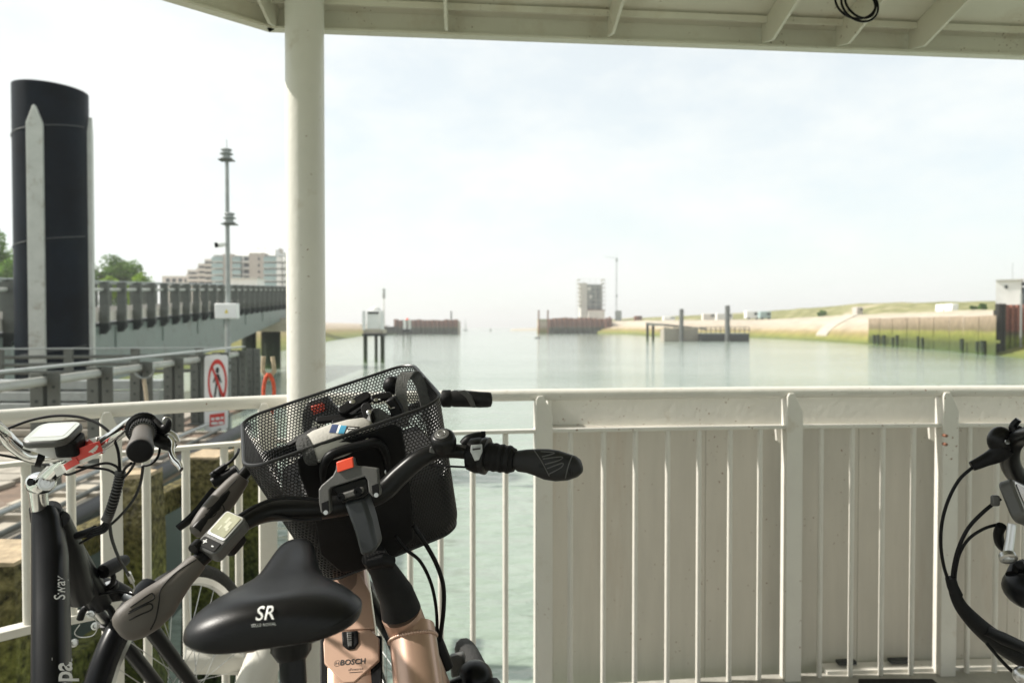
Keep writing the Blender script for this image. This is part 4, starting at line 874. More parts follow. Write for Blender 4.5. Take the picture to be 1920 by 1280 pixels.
# right quay with hut
kx = (1868 - 960) / FPX * 80
rq = thing('sheet_pile_quay', 'rusty sheet piled quay corner at the right picture edge', 'quay', V(kx + 4, 80, WATER))
zq = P(1890, 571, 80).z
for i in range(9):
    xa = kx + .9 + i * .62
    m = MB(); fr = [V(xa, 80.4, 0), V(xa + .12, 80.4, 0), V(xa + .2, 80.15, 0), V(xa + .42, 80.15, 0), V(xa + .5, 80.4, 0), V(xa + .62, 80.4, 0)]; n = 6
    m.v += [at_z(p, WATER - 1) for p in fr] + [at_z(p, zq) for p in fr]
    for j in range(5): m.f.append((j, j + 1, n + j + 1, n + j))
    m.build('sheet_pile', zq_m if 'zq_m' in globals() else globals().setdefault('zq_m', zbands('quay_steel', [(0, (.10, .14, .02)), (.30, (.17, .21, .03)), (.42, (.10, .09, .04)), (.5, (.19, .075, .05)), (1, (.26, .11, .08))], scale=.8, jit=.25, zr=(-1.7, 3.7))), rq, smooth=False, recalc=False)
MB().prism([V(kx + .9, 80.6, WATER - 1), V(kx + 12, 80.6, WATER - 1), V(kx + 22, 92, WATER - 1), V(kx + 9.6, 92, WATER - 1)], V(0, 0, zq - .02 - WATER + 1)).build('fill', concrete, rq, smooth=False)
for dx, w in ((.0, .32), (.55, .2)): MB().cyl(V(kx + dx + .1, 79.8, WATER - 1), V(kx + dx + .1, 79.8, zq + .1), w, 10).build('fender_post', weedpile, rq)
MB().cyl(V((1914 - 960) / FPX * 79, 79, WATER - 1), V((1914 - 960) / FPX * 79, 79, P(1914, 550, 79).z), .1, 8).build('fender_post', galv, rq)
ht = thing('quay_hut', 'small white hut on the rusty quay at the right edge', 'hut', V(kx + 3, 83, zq))
hx0, hx1 = (1866 - 960) / FPX * 82, (1866 + 95 - 960) / FPX * 82; hz1 = P(1880, 527, 82).z
MB().prism([V(hx0, 82, zq), V(hx0 + 2.4, 81.4, zq), V(hx0 + 2.4, 81.4, hz1 + .05), V(hx0, 82, hz1)], V(3.2, 4.5, 0)).build('wall', white_far, ht, smooth=False)
MB().prism([V(hx0 - .15, 81.8, hz1 + .02), V(hx0 + 2.45, 81.1, hz1 + .08), V(hx0 + 5.8, 86.1, hz1 + .12), V(hx0 + 3.1, 86.8, hz1 + .04)], V(0, 0, .14)).build('roof', pale_far, ht, smooth=False)
for a, b, v0, v1 in ((.85, 1.1, 535, 541),): MB().bbox2(V(hx0 + a, 81.66, P(1880, v1, 82).z), V(hx0 + b, 81.85, P(1880, v0, 82).z)).build('window', window_dark, ht, smooth=False)
MB().bbox2(V(hx0 + 2.55, 81.3, zq + .02), V(hx0 + 2.75, 81.9, hz1 - .7)).build('door', window_dark, ht, smooth=False)
MB().bbox2(V(hx0 + 2.5, 81.3, hz1 - .55), V(hx0 + 2.9, 81.9, hz1 - .15)).build('window', window_dark, ht, smooth=False)
MB().cyl(V((1897 - 960) / FPX * 83, 83, hz1), V((1897 - 960) / FPX * 83, 83, P(1897, 493, 83).z), .03, 6).build('aerial', galv, ht)
# things on the shore road
def shore_box(name, label, cat, u0, u1, hpx, mt, wheels=True, win=True, off=34):
    Y, z0 = road((u0 + u1) / 2, off); x0, x1 = (u0 - 960) / FPX * Y, (u1 - 960) / FPX * Y; z1 = z0 + hpx / FPX * Y
    t = thing(name, label, cat, V((x0 + x1) / 2, Y, z0))
    MB().bbox2(V(x0, Y, z0 + (.3 if wheels else -.3)), V(x1, Y + 2.3, z1)).build('body', mt, t, bevel=.15)
    if win: MB().bbox2(V(x0 + (x1 - x0) * .6, Y - .03, z0 + (z1 - z0) * .5), V(x0 + (x1 - x0) * .92, Y + .1, z0 + (z1 - z0) * .82)).build('window', window_dark, t)
    if wheels:
        for f in (.2, .8): MB().cyl(V(x0 + (x1 - x0) * f, Y - .05, z0 + .33), V(x0 + (x1 - x0) * f, Y + .2, z0 + .33), .33, 12).build('wheel', tyre_m, t)
shore_box('parked_van', 'white van parked on the right shore in front of the dune', 'van', 1399, 1424, 16, white_far)
shore_box('parked_van', 'pale teal van parked right of the plain white van', 'van', 1425, 1446, 15, glass_m)
shore_box('shore_cabin', 'beige beach cabin left of the tall pontoon pile', 'cabin', 1318, 1343, 12, beige_far, wheels=False)
shore_box('shore_cabin', 'pale grey beach cabin directly behind the tall pontoon pile', 'cabin', 1344, 1374, 12, pale_far, wheels=False)
shore_box('shore_cabin', 'small brown cabin on the shore near the crane mast', 'cabin', 1190, 1204, 9, rust_m, wheels=False)
shore_box('shore_cabin', 'low white cabin behind the pontoon gangway', 'cabin', 1244, 1266, 7, white_far, wheels=False)
shore_box('info_board', 'left of two blank white boards on the dune top', 'board', 1767, 1778, 13, white_far, wheels=False, win=False)
shore_box('info_board', 'right of two blank white boards on the dune top', 'board', 1784, 1797, 13, white_far, wheels=False, win=False)
shore_box('shore_pavilion', 'small brown shelter on the dune left of the white boards', 'shelter', 1606, 1618, 14, brick_far, wheels=False)
def shrub(u, hpx, wpx, label):
    rnd = random.Random(int(u)); Y, z0 = road(u, 33); z1 = z0 + hpx / FPX * Y; x = (u - 960) / FPX * Y; w = wpx / 2 / FPX * Y
    t = thing('shrub', label, 'shrub', V(x, Y, z0), 'shrubs on the dune')
    MB().tube([V(x, Y, z0 - .5), V(x, Y, (z0 + z1) / 2)], [.15, .06], 6).build('stem', bark, t)
    crown(V(x, Y, (z0 + z1) / 2), (w, w, (z1 - z0) * .55), 900, .22, rnd, 8).build('foliage', leaf_c, t, smooth=False, recalc=False)
shrub(1540, 13, 20, 'dark green shrub between the vans and the shelter'); shrub(1842, 11, 16, 'dark shrub on the dune left of the quay hut'); shrub(1825, 9, 12, 'small low shrub left of the dark dune shrub')
# concrete slipway lying on the terrace, slanting down the shore
def terr_pt(u, off):
    Y = tab(shoreY, u) + off; x = (u - 960) / FPX * Y; zt_ = road(u, 30)[1]
    return V(x, Y, -1.0 + (zt_ + 1.0) * max(0, (off - 4) / 26) ** .6 + hnoise(x, Y, 1.2) * .12 + .16)
sl_ = MB(); rw = []
for k in range(9):
    t = k / 8; rw.append((terr_pt(1530 + 55 * t, 5 + 25 * t), terr_pt(1550 + 60 * t, 5 + 25 * t)))
for (a, b), (c, d) in zip(rw, rw[1:]): sl_.prism([a, b, d, c], V(0, 0, -.5))
sl_.build('slipway', concrete, label='pale concrete slipway running down the right shore', category='slipway', smooth=False)
# ------------------------------------------------------------------ bicycle building blocks
spoke_cache = {}
def wheel(parent, c, axle, up, rad=.345, tw=.021, nsp=28, guard=None, rim_m=silver, name='wheel'):
    axle = axle.normalized(); up = (up - axle * up.dot(axle)).normalized(); fw = up.cross(axle)
    def ang(a, r, off=0): return c + (up * math.cos(a) + fw * math.sin(a)) * r + axle * off
    n = 56; rings = []; bike = parent
    parent = MB().lathe(c - axle * .045, axle, [(0, .012), (.01, .028), (.02, .016), (.07, .016), (.08, .028), (.09, .012)], 14).build('wheel', silver, bike)
    for i in range(n):
        a = 2 * math.pi * i / n; rings.append([ang(a, rad - tw + tw * math.cos(t), tw * math.sin(t)) for t in [2 * math.pi * k / 10 for k in range(10)]])
    MB().loft(rings, closed=True).build('tyre', tyre_m, parent)
    rings = []
    for i in range(n):
        a = 2 * math.pi * i / n; rings.append([ang(a, r, o) for r, o in ((rad - 2 * tw + .006, -.012), (rad - 2 * tw + .006, .012), (rad - 2 * tw - .012, .010), (rad - 2 * tw - .018, 0), (rad - 2 * tw - .012, -.010))])
    MB().loft(rings, closed=True).build('rim', rim_m, parent)
    for i in range(nsp):
        a = 2 * math.pi * i / nsp; s = 1 if i % 2 else -1; h = ang(a + s * .9 * (1 if i % 4 < 2 else -1), .024, s * .032)
        MB().tube([h, ang(a, rad - 2 * tw - .012)], .0011, 5, cap=False).build('spoke', silver, parent)
    parent = bike
    if guard:
        a0, a1 = guard; rings = []
        for i in range(31):
            a = R(a0 + (a1 - a0) * i / 30); rings.append([ang(a, rad + .012 + dr, o) for dr, o in ((-.012, -.028), (0, -.024), (.008, -.012), (.010, 0), (.008, .012), (0, .024), (-.012, .028), (.002, .02), (.006, 0), (.002, -.02))])
        MB().loft(rings).build('mudguard', black_paint, parent)
def rbox(center, x, y, n, sx, sy, sz, corner=.25, seg=5):        # slab with rounded corners, faces +-n
    m = MB(); poly = []; r = corner * min(sx, sy)
    for cx, cy, a0 in ((1, 1, 0), (-1, 1, 90), (-1, -1, 180), (1, -1, 270)):
        for k in range(seg + 1):
            a = R(a0 + 90 * k / seg); poly.append(center + x * (cx * (sx / 2 - r) + r * math.cos(a)) + y * (cy * (sy / 2 - r) + r * math.sin(a)) - n * sz / 2)
    return m.prism(poly, n * sz)
def grip(parent, secs, thick, matl, side=None, name='grip', end=None):    # secs: (u, v, Y, half width px)
    rings = []; m = len(secs); cs = [P(u, v, Y) for u, v, Y, h in secs]
    for i, (u, v, Y, h) in enumerate(secs):
        t = (cs[min(i + 1, m - 1)] - cs[max(i - 1, 0)]).normalized(); view = (cs[i] - V(0, 0, CAMZ)).normalized()
        w = t.cross(view).normalized(); nn = w.cross(t).normalized(); hw = h * Y / FPX; th = thick[i] if isinstance(thick, (list, tuple)) else thick
        rings.append([cs[i] + w * (hw * math.copysign(abs(math.cos(a)) ** .85, math.cos(a))) + nn * (th * math.copysign(abs(math.sin(a)) ** .85, math.sin(a))) for a in [2 * math.pi * k / 20 for k in range(20)]])
    o = MB().loft(rings).build(name, matl, parent, angle=50); return o, rings, cs
def cable(parent, pts, r=.0025, name='cable', mt=None, n=7):
    return MB().tube(catmull([P(*p) for p in pts], 7), r, n).build(name, mt or black_plastic, parent)
def barpath(pts): return catmull([P(u, v, Y) for u, v, Y, r in pts], 5), lerpl([r for *_, r in pts], (len(pts) - 1) * 5 + 1)
def saddle_mesh(rear, l, s, n, L, W, H):
    tv = [0, .03, .09, .2, .32, .44, .56, .72, .88, .96, 1]; wv = [.55, .80, .97, 1, .84, .58, .43, .34, .28, .22, .12]
    zc = [-.012, -.006, -.003, -.002, -.003, -.004, -.003, 0, .003, .002, -.002]; hv = [.62, .85, 1.0, 1.05, .98, .88, .75, .66, .62, .52, .3]
    rings = []
    for t, w, z, h in zip(tv, wv, zc, hv):
        hw = W / 2 * w; hh = H / 2 * h; ring = []
        for k in range(32):
            a = 2 * math.pi * k / 32; ca, sa = math.cos(a), math.sin(a)
            x = hw * math.copysign(abs(ca) ** .72, ca); y = hh * math.copysign(abs(sa) ** (.8 if sa > 0 else .5), sa)
            y -= (abs(x) / hw) ** 2 * hh * .55 * (1 if sa > 0 else .25) * (1 if t < .6 else .5)
            if t < .75: y -= .008 * math.exp(-(x / (.012 + .02 * w)) ** 2) * (1 if sa > 0 else 0) * (1 if .12 < t else 0)
            ring.append(rear + l * (L * t) + s * x + n * (z + y))
        rings.append(ring)
    m = MB(); m.loft(rings); return m

# ------------------------------------------------------------------ front bicycle (rose gold, wire basket)
e1, e2, e3 = V(.909, .258, .318).normalized(), V(-.287, .943, .164).normalized(), V(-.2576, -.2404, .931).normalized()
bA = thing('bicycle', 'rose gold electric bicycle with wire basket and black saddle in front', 'bicycle', V(-.02, .95, 0))
pts, rs = barpath([(225, 1178, .965, .011), (300, 1115, 1.0, .011), (360, 1062, 1.03, .011), (392, 1034, 1.05, .0115), (425, 1003, 1.085, .012), (462, 975, 1.125, .0145), (500, 959, 1.16, .0165), (545, 955, 1.18, .0175), (600, 953, 1.195, .0175), (660, 943, 1.21, .0175), (715, 922, 1.22, .0175), (748, 892, 1.23, .0172), (782, 863, 1.235, .016), (815, 847, 1.24, .0138), (850, 845, 1.24, .012), (905, 852, 1.23, .0115), (975, 865, 1.21, .011), (1075, 880, 1.175, .011)])
MB().tube(pts, rs, 18).build('handlebar', bar_black, bA, angle=60)
gl, rg, cg = grip(bA, [(372, 1052, 1.035, 17), (362, 1062, 1.03, 20), (343, 1081, 1.02, 22), (322, 1103, 1.01, 28), (300, 1126, 1.0, 36), (276, 1146, .985, 39), (252, 1162, .975, 38), (234, 1172, .967, 33), (224, 1179, .962, 25), (220, 1182, .96, 15)], [.015, .0165, .0165, .0165, .017, .018, .0175, .016, .012, .006], grip_sunlit)
def groove(parent, px, Y, r=.0009, mt=rubber, off=0):                     # raised moulding lines on a grip
    bv = BVHTree.FromPolygons([p for r_ in rg for p in r_], [(i * 20 + k, i * 20 + (k + 1) % 20, (i + 1) * 20 + (k + 1) % 20, (i + 1) * 20 + k) for i in range(len(rg) - 1) for k in range(20)])
    pp = []
    for p in catmull([V(u, v, 0) for u, v in px], 6):
        d = ray(p.x, p.y).normalized(); h = bv.ray_cast(V(0, 0, CAMZ), d)
        if h[0] is not None: pp.append(h[0] - d * .0002)
    if len(pp) > 2: MB().tube(pp, r, 6).build('moulding_line', mt, parent)
for px in ([(368, 1048), (330, 1073), (302, 1104), (298, 1130), (292, 1160), (282, 1180)], [(244, 1138), (276, 1116), (286, 1112), (288, 1122), (266, 1134), (242, 1146)], [(240, 1150), (272, 1134), (284, 1132), (284, 1142), (262, 1152), (242, 1162)]): groove(gl, px, 1.0)
gr, rg, cg = grip(bA, [(966, 864, 1.215, 15), (972, 864, 1.213, 20), (988, 864, 1.21, 22), (1005, 866, 1.205, 25), (1025, 870, 1.20, 29), (1045, 873, 1.19, 29), (1065, 875, 1.185, 25), (1080, 874, 1.18, 20), (1087, 873, 1.177, 14), (1090, 872, 1.176, 7)], [.015, .0165, .0165, .0165, .017, .018, .0175, .016, .012, .006], grip_shaded)
for px in ([(1000, 842), (1014, 862), (1030, 892)], [(1014, 846), (1040, 849), (1016, 856)], [(1018, 860), (1052, 856), (1050, 862), (1022, 870)], [(1026, 878), (1054, 868), (1052, 876), (1030, 888)], [(1074, 852), (1066, 872), (1060, 896)]): groove(gr, px, 1.2, mt=grey_plastic)
# controls on the right
ax = (P(975, 865, 1.21) - P(850, 846, 1.24)).normalized()
q = P(880, 852, 1.235)
sh = MB().lathe(P(876, 850, 1.236), ax, [(0, .016), (.004, .026), (.018, .030), (.026, .029)], 24).build('shifter_body', black_plastic, bA)
MB().lathe(P(903, 853, 1.23), ax, [(0, .029), (.004, .031), (.010, .031), (.012, .027)], 24).build('shifter_collar', bar_black, bA)
MB().lathe(P(914, 855, 1.228), ax, [(0, .025), (.006, .023), (.040, .0215), (.047, .019)], 24).build('twist_grip', rubber, bA)
tg = MB()
for k in range(3): tg.lathe(P(924 + k * 13, 856.5 + k * 1.9, 1.226 - k * .005), ax, [(0, .0228 - k * .0004), (.002, .0238 - k * .0004), (.005, .0238 - k * .0004), (.007, .0228 - k * .0004)], 24)
tg.build('twist_ribs', rubber, bA, kind='stuff')
vw = (q - V(0, 0, CAMZ)).normalized()
MB().prism([P(u, v, 1.197) for u, v in ((883, 834), (904, 832), (905, 846), (898, 862), (890, 864), (882, 846))], vw * .012).build('gear_window', mat('gear_window_grey', (.40, .41, .41), .25, var=.3, scale=60, coat=.5), sh, bevel=.001)
MB().prism([P(u, v, 1.19) for u, v in ((886, 841), (901, 839), (901, 842), (886, 844))], vw * .004).build('gear_mark', dark_print, sh)
MB().tube(catmull([P(870, 835, 1.25), P(880, 826, 1.25), P(900, 820, 1.25), P(908, 822, 1.25)], 5), [.010, .011, .010, .007], 12).build('lever_clamp', black_plastic, bA)
MB().box(P(906, 816, 1.25), (.008, .008, .014)).build('adjuster', black_plastic, bA, bevel=.001)
bc = P(831, 826, 1.21); bn = V(-.12, -.55, .83).normalized()
bell = MB().lathe(bc - bn * .016, bn, [(0, .012), (.002, .0195), (.014, .0215), (.024, .020), (.029, .016), (.030, .0125)], 28).build('bell', bar_black, bA)
MB().lathe(bc + bn * .0142, bn, [(0, .0122), (.0012, .0118), (.0018, .009)], 28).build('bell_badge', grey_plastic, bell)
MB().torus(bc + bn * .0162, bn, .006, .0007, 20, 5).build('bell_ring', screw, bell)
MB().prism([P(u, v, 1.205) for u, v in ((806, 838), (818, 834), (820, 842), (813, 850), (805, 848))], vw * .006).build('bell_lever', grey_plastic, bell, bevel=.001)
cable(bA, [(805, 872, 1.225), (845, 874, 1.215), (888, 876, 1.21)], .0018)
# display on the left
dc = P(416, 1000, 1.052); dx = (P(445, 968, 1.075) - P(388, 1032, 1.035)).normalized(); dn0 = V(-.22, -.80, .56)
dx, dy, dn = frame(dx, dn0)
disp = rbox(dc - dn * .006, dx, dy, dn, .066, .041, .022, .22).build('display_unit', grey_plastic, bA, bevel=.003)
rbox(dc + dn * .0053 + dx * .010, dx, dy, dn, .042, .034, .002, .12).build('display_bezel', silver, disp, bevel=.0008)
rbox(dc + dn * .0068 + dx * .011, dx, dy, dn, .036, .028, .0012, .1).build('display_screen', screen_lcd, disp)
rbox(dc + dn * .0056 - dx * .0225, dx, dy, dn, .015, .033, .0016, .2).build('button_pad', bar_black, disp, bevel=.0006)
decal('plus_mark', white_print, disp, '+', .014, dc + dn * .0066 - dx * .0225 + dy * .008, -dy, dx, dn, .0002, th=.0003)
decal('minus_mark', white_print, disp, '-', .014, dc + dn * .0066 - dx * .0225 - dy * .008, -dy, dx, dn, .0002, th=.0003)
m = MB()
for k, (a, b, w, h) in enumerate(((.018, .002, .010, .004), (.012, -.004, .012, .006), (.004, .004, .008, .0025), (.006, -.008, .005, .004))):
    m.quad(*[dc + dn * .0078 + dx * (a + sx * w / 2) + dy * (b + sy * h / 2) for sx, sy in ((-1, -1), (1, -1), (1, 1), (-1, 1))])
m.build('screen_digits', mat('lcd_pale', (.52, .52, .40), .3, var=.1), disp, smooth=False, recalc=False, kind='stuff')
rbox(dc - dn * .024 + dx * .004, dx, dy, dn, .034, .036, .018, .25).build('display_clamp', black_plastic, disp, bevel=.002)
MB().tube([P(362, 1030, 1.03), P(372, 1020, 1.04), P(382, 1022, 1.045)], [.008, .0085, .007], 10).build('remote_knob', black_plastic, bA)
cable(bA, [(448, 968, 1.08), (480, 948, 1.12), (520, 934, 1.15), (565, 933, 1.165), (604, 938, 1.175)], .003)
cable(bA, [(440, 1000, 1.09), (470, 982, 1.12), (510, 966, 1.15), (560, 974, 1.165), (604, 972, 1.175)], .0028)
# basket adapter
Yk = lambda v: 1.158 + (930 - v) * .00030
def KP(x, y, s=4.923): u, v = 580 + x / s, 820 + y / s; return P(u, v, Yk(v))
poly = [(250, 232), (405, 182), (425, 262), (500, 268), (630, 285), (640, 430), (657, 488), (652, 530), (622, 552), (580, 545), (548, 505), (535, 395), (512, 362), (200, 462), (184, 480), (190, 580), (196, 680), (170, 712), (138, 716), (104, 690), (86, 600), (84, 480), (110, 440), (160, 398), (215, 350), (240, 300)]
ad = MB().prism([KP(x, y) for x, y in poly], V(0, .016, -.002)).build('basket_adapter', grey_plastic, bA, bevel=.002, smooth=False)
MB().prism([KP(x, y) + V(0, -.004, .001) for x, y in ((254, 230), (402, 184), (412, 276), (264, 324))], V(0, .008, 0)).build('release_button', red_plastic, ad, bevel=.001)
for x, y in ((148, 660), (612, 500)):
    MB().prism([KP(x + dx_, y + dy_) + V(0, -.0015, 0) for dx_, dy_ in ((-36, -60), (30, -82), (32, 20), (0, 36), (-28, 20))], V(0, .004, 0)).build('adapter_slot', black_plastic, ad, bevel=.0005)
    MB().lathe(KP(x + 10, y + 26) + V(0, -.003, 0), (0, -1, .2), [(0, .0035), (.002, .0035), (.0021, .001)], 12).build('screw', screw, ad)
MB().prism([KP(x, y) + V(0, .004, 0) for x, y in ((196, 470), (510, 368), (540, 400), (545, 500), (500, 560), (300, 612), (265, 570), (250, 520))], V(0, .02, 0)).build('stem_face', bar_black, bA, bevel=.003)
MB().prism([KP(x, y) + V(0, .000, 0) for x, y in ((262, 530), (310, 512), (440, 470), (490, 455), (505, 480), (495, 515), (330, 570), (280, 580))], V(0, .012, 0)).build('stem_cover', grey_plastic, bA, bevel=.003)
for x, y in ((298, 542), (455, 490)): MB().lathe(KP(x, y) + V(0, -.004, 0), (0, -1, .1), [(0, .0065), (.004, .0065), (.0041, .003), (.001, .0025)], 12).build('stem_bolt', black_plastic, bA)
MB().prism([KP(x, y) + V(0, .006 + (y - 600) * .00002, 0) for x, y in ((300, 612), (495, 560), (560, 780), (612, 1050), (560, 1110), (450, 1135), (395, 900))], V(.004, .035, .004)).build('stem', mat('stem_slate', (.018, .021, .023), .42, var=.15, scale=10), bA, bevel=.006)
MB().tube([P(700, 1040, 1.235), P(716, 1064, 1.25), P(742, 1112, 1.262), P(752, 1146, 1.27)], [.021, .022, .030, .0345], 24).build('steerer_boot', rubber, bA)
MB().tube([P(690, 1056, 1.225), P(716, 1049, 1.225), P(736, 1054, 1.235)], [.010, .012, .010], 12).build('stem_wedge', black_plastic, bA)
h0, h1 = P(744, 1128, 1.268), P(818, 1312, 1.36)
MB().cyl(h0.lerp(h1, .1), h1, .0345, 28).build('head_tube', copper, bA)
bbA = V(-.02, .78, .30)
dt0 = P(772, 1178, 1.292); dts = [dt0, dt0.lerp(bbA, .12), dt0.lerp(bbA, .5), bbA]
MB().tube(dts, [.040, .041, .044, .045], 28, up=(1, 0, 0)).build('down_tube', copper, bA, angle=70)
wd = MB(); axd = (bbA - dt0).normalized(); wx = axd.cross(V(0, 0, 1)).normalized(); wy = wx.cross(axd)
for k in range(34):
    a = R(-110 + 220 * k / 33) + math.pi / 2; c = dt0 + axd * (.018 + .006 * math.sin(a)) + (wx * math.cos(a) + wy * math.sin(a)) * .0405
    wd.ball(c, (.0034, .0034, .0034), 8, 6)
wd.build('weld_bead', copper, bA, kind='stuff')
MB().tube([bbA - e1 * .06, bbA + e1 * .06], .05, 20).build('motor', black_plastic, bA)
# wheels, fork
upw = V(-.305, -.087, .948); wc = P(882, 1222, 1.56) - upw * .345; wc = wc + V(0, 0, .0)
wheel(bA, wc, e1, upw, guard=(-20, -120), rim_m=bar_black)
for s in (-1, 1): MB().tube([h1 + e1 * (s * .03), h1.lerp(wc, .25) + e1 * (s * .05), wc + e1 * (s * .052)], [.018, .017, .012], 12).build('fork_leg', black_paint, bA)
MB().tube([h1 - e1 * .055, h1, h1 + e1 * .055], .022, 12).build('fork_crown', black_paint, bA)
rwc = V(.035, .30, .345)
wheel(bA, rwc, V(.94, .05, .33), V(-.32, -.05, .94), guard=(120, -30), rim_m=bar_black)
for s in (-1, 1):
    MB().tube([bbA + V(s * .05, 0, 0), rwc + V(s * .06, 0, s * .02)], .011, 10).build('chain_stay', copper, bA)
    MB().tube([V(-.19, .83, .78) + V(s * .02, 0, 0), rwc + V(s * .06, 0, s * .02)], .009, 10).build('seat_stay', copper, bA)
for s in (-1, 1):
    c = bbA + V(s * .09, 0, s * .03); d = V(.0, s * .12, -s * .12)
    MB().tube([c, c + d], [.012, .009], 8).build('crank', bar_black, bA); MB().box(c + d + V(s * .05, 0, 0), (.09, .08, .022)).build('pedal', black_plastic, bA, bevel=.004)
MB().tube([P(546, 1186, .885), P(551, 1290, .875), V(-.19, .83, .76)], [.0155, .0155, .0155], 20).build('seat_post', bar_black, bA)
MB().tube([V(-.19, .83, .76), bbA], .02, 20).build('seat_tube', copper, bA)
# headlamp and fork cables
cable(bA, [(742, 1005, 1.29), (762, 1030, 1.30), (788, 1052, 1.32), (808, 1092, 1.34), (818, 1140, 1.35), (820, 1190, 1.36)], .0032)
cable(bA, [(775, 985, 1.29), (797, 1018, 1.30), (818, 1056, 1.32), (831, 1096, 1.34), (832, 1140, 1.35), (826, 1190, 1.36), (823, 1215, 1.37)], .0042)
MB().tube([P(812, 1178, 1.37), P(822, 1212, 1.37), P(838, 1250, 1.38)], [.010, .014, .013], 10).build('cable_guide', black_plastic, bA)
MB().ball(P(890, 1268, 1.46), (.036, .04, .03), 16, 10).build('headlamp', black_paint, bA)
MB().prism([P(u, v, 1.50) for u, v in ((842, 1232), (868, 1226), (872, 1236), (870, 1266), (846, 1272))], V(0, .02, 0)).build('lamp_bracket', grey_plastic, bA, bevel=.004)
# saddle
s_rear = P(507, 1158, .80); s_nose = P(558, 1026, 1.07); sl = (s_nose - s_rear).normalized(); ss = V(.985, .06, .075); ss = (ss - sl * ss.dot(sl)).normalized(); sn = ss.cross(sl).normalized()
if sn.z < 0: sn = -sn
sm = saddle_mesh(s_rear - sl * .02, sl, ss, sn, .305, .197, .050)
sad = sm.build('saddle', saddle_skin, bA, angle=70)
sad.modifiers.new('sub', 'SUBSURF').render_levels = 2
sb = BVHTree.FromPolygons(sm.v, sm.f)
so = P(483, 1158, .76); cst = V(0, .97, -.2).normalized(); dxs = V(.99, 0, .05).normalized(); dys = V(0, .25, .97).normalized()
decal('saddle_logo', white_print, sad, 'SR', .0185, so, dxs, dys, -cst, .0001, .0012, sb, cst, 1.0)
decal('saddle_print', white_print, sad, 'SELLE ROYAL', .0042, so - dys * .0105, dxs, dys, -cst, .0, .0012, sb, cst)
for s in (-1, 1): MB().tube(catmull([s_rear + ss * (s * .05) - sn * .035 + sl * .02, s_rear + ss * (s * .03) - sn * .06 + sl * .08, s_rear + ss * (s * .022) - sn * .058 + sl * .16, s_rear + ss * (s * .01) - sn * .03 + sl * .23], 5), .0035, 8).build('saddle_rail', screw, bA)
MB().lathe(P(546, 1186, .885) - V(0, 0, .03), (0, 0, 1), [(0, .018), (.01, .024), (.03, .024), (.034, .015)], 16).build('seat_clamp', bar_black, bA)

# basket
bk = thing('wire_basket', 'black wire mesh basket clipped to the front bicycle handlebar', 'basket', V(-.3, 1.33, .9))
A_ = P(458, 884, 1.205); B_ = P(834, 751, 1.30); e1b = (B_ - A_).normalized(); Wb = (B_ - A_).length
Cc = P(474, 780, 1.45); e2b = (Cc - A_); e2b = (e2b - e1b * e2b.dot(e1b)).normalized(); Db = .262; e3b = e1b.cross(e2b)
def rr_path(w, d, r, ox, oy, n=10):                                   # rounded rectangle in (a, b)
    out = []
    def seg(a, b, k):
        for i in range(k): t = i / k; out.append((a[0] + (b[0] - a[0]) * t, a[1] + (b[1] - a[1]) * t))
    def arc(cx, cy, a0):
        for i in range(n): a = R(a0 + 90 * i / n); out.append((cx + r * math.cos(a), cy + r * math.sin(a)))
    seg((ox + r, oy), (ox + w - r, oy), 24); arc(ox + w - r, oy + r, -90); seg((ox + w, oy + r), (ox + w, oy + d - r), 14); arc(ox + w - r, oy + d - r, 0)
    seg((ox + w - r, oy + d), (ox + r, oy + d), 24); arc(ox + r, oy + d - r, 90); seg((ox, oy + d - r), (ox, oy + r), 14); arc(ox + r, oy + r, 180)
    return out
rim = rr_path(Wb, Db, .042, 0, 0); bot = rr_path(Wb - .075, Db - .045, .042, .048, .018); nP = len(rim); Hb = .262
def W3(a, b, c): return A_ + e1b * a + e2b * b + e3b * c
cum = [0]
for i in range(nP): a, b = rim[i], rim[(i + 1) % nP]; cum.append(cum[-1] + math.hypot(b[0] - a[0], b[1] - a[1]))
Lr = cum[-1]
import bisect
def wall(s, t):
    s = s % Lr; i = min(bisect.bisect_right(cum, s) - 1, nP - 1); f = (s - cum[i]) / (cum[i + 1] - cum[i]); j = (i + 1) % nP
    ra, rb_ = (rim[i][0] + (rim[j][0] - rim[i][0]) * f, rim[i][1] + (rim[j][1] - rim[i][1]) * f), (bot[i][0] + (bot[j][0] - bot[i][0]) * f, bot[i][1] + (bot[j][1] - bot[i][1]) * f)
    a, b = ra[0] + (rb_[0] - ra[0]) * t, ra[1] + (rb_[1] - ra[1]) * t
    k = max(0, t - .9) / .1; inn = .012 * k * k; cx, cy = Wb / 2, Db / 2
    return W3(a + (cx - a) * inn * 3, b + (cy - b) * inn * 3, -Hb * t)
pit = .0066; nc = round(Lr / pit); pit = Lr / nc; rowh = pit * .866; nr = int(Hb / rowh); m = MB(); R0 = pit / math.sqrt(3)
wire = mat('basket_wire', (.010, .010, .011), .35, var=.2, scale=30, rvar=.05)
for j in range(nr + 1):
    for i in range(nc):
        s0 = (i + .5 * (j % 2)) * pit; h0_ = j * rowh + .002; o = len(m.v)
        for rr in (R0, R0 * .70):
            for k in range(6):
                a = R(60 * k + 30); h = min(Hb, max(0, h0_ + rr * math.sin(a))); m.v.append(wall(s0 + rr * math.cos(a), h / Hb))
        for k in range(6): l = (k + 1) % 6; m.f.append((o + k, o + l, o + 6 + l, o + 6 + k))
m.build('wire_mesh', wire, bk, smooth=False, recalc=False, solid=.0012, kind='stuff')
MB().tube([W3(a, b, .001) for a, b in rim], .0032, 8, closed=True).build('rim_wire', wire, bk)
MB().tube([wall(cum[i], 1.0) for i in range(nP)], .003, 8, closed=True).build('base_wire', wire, bk)
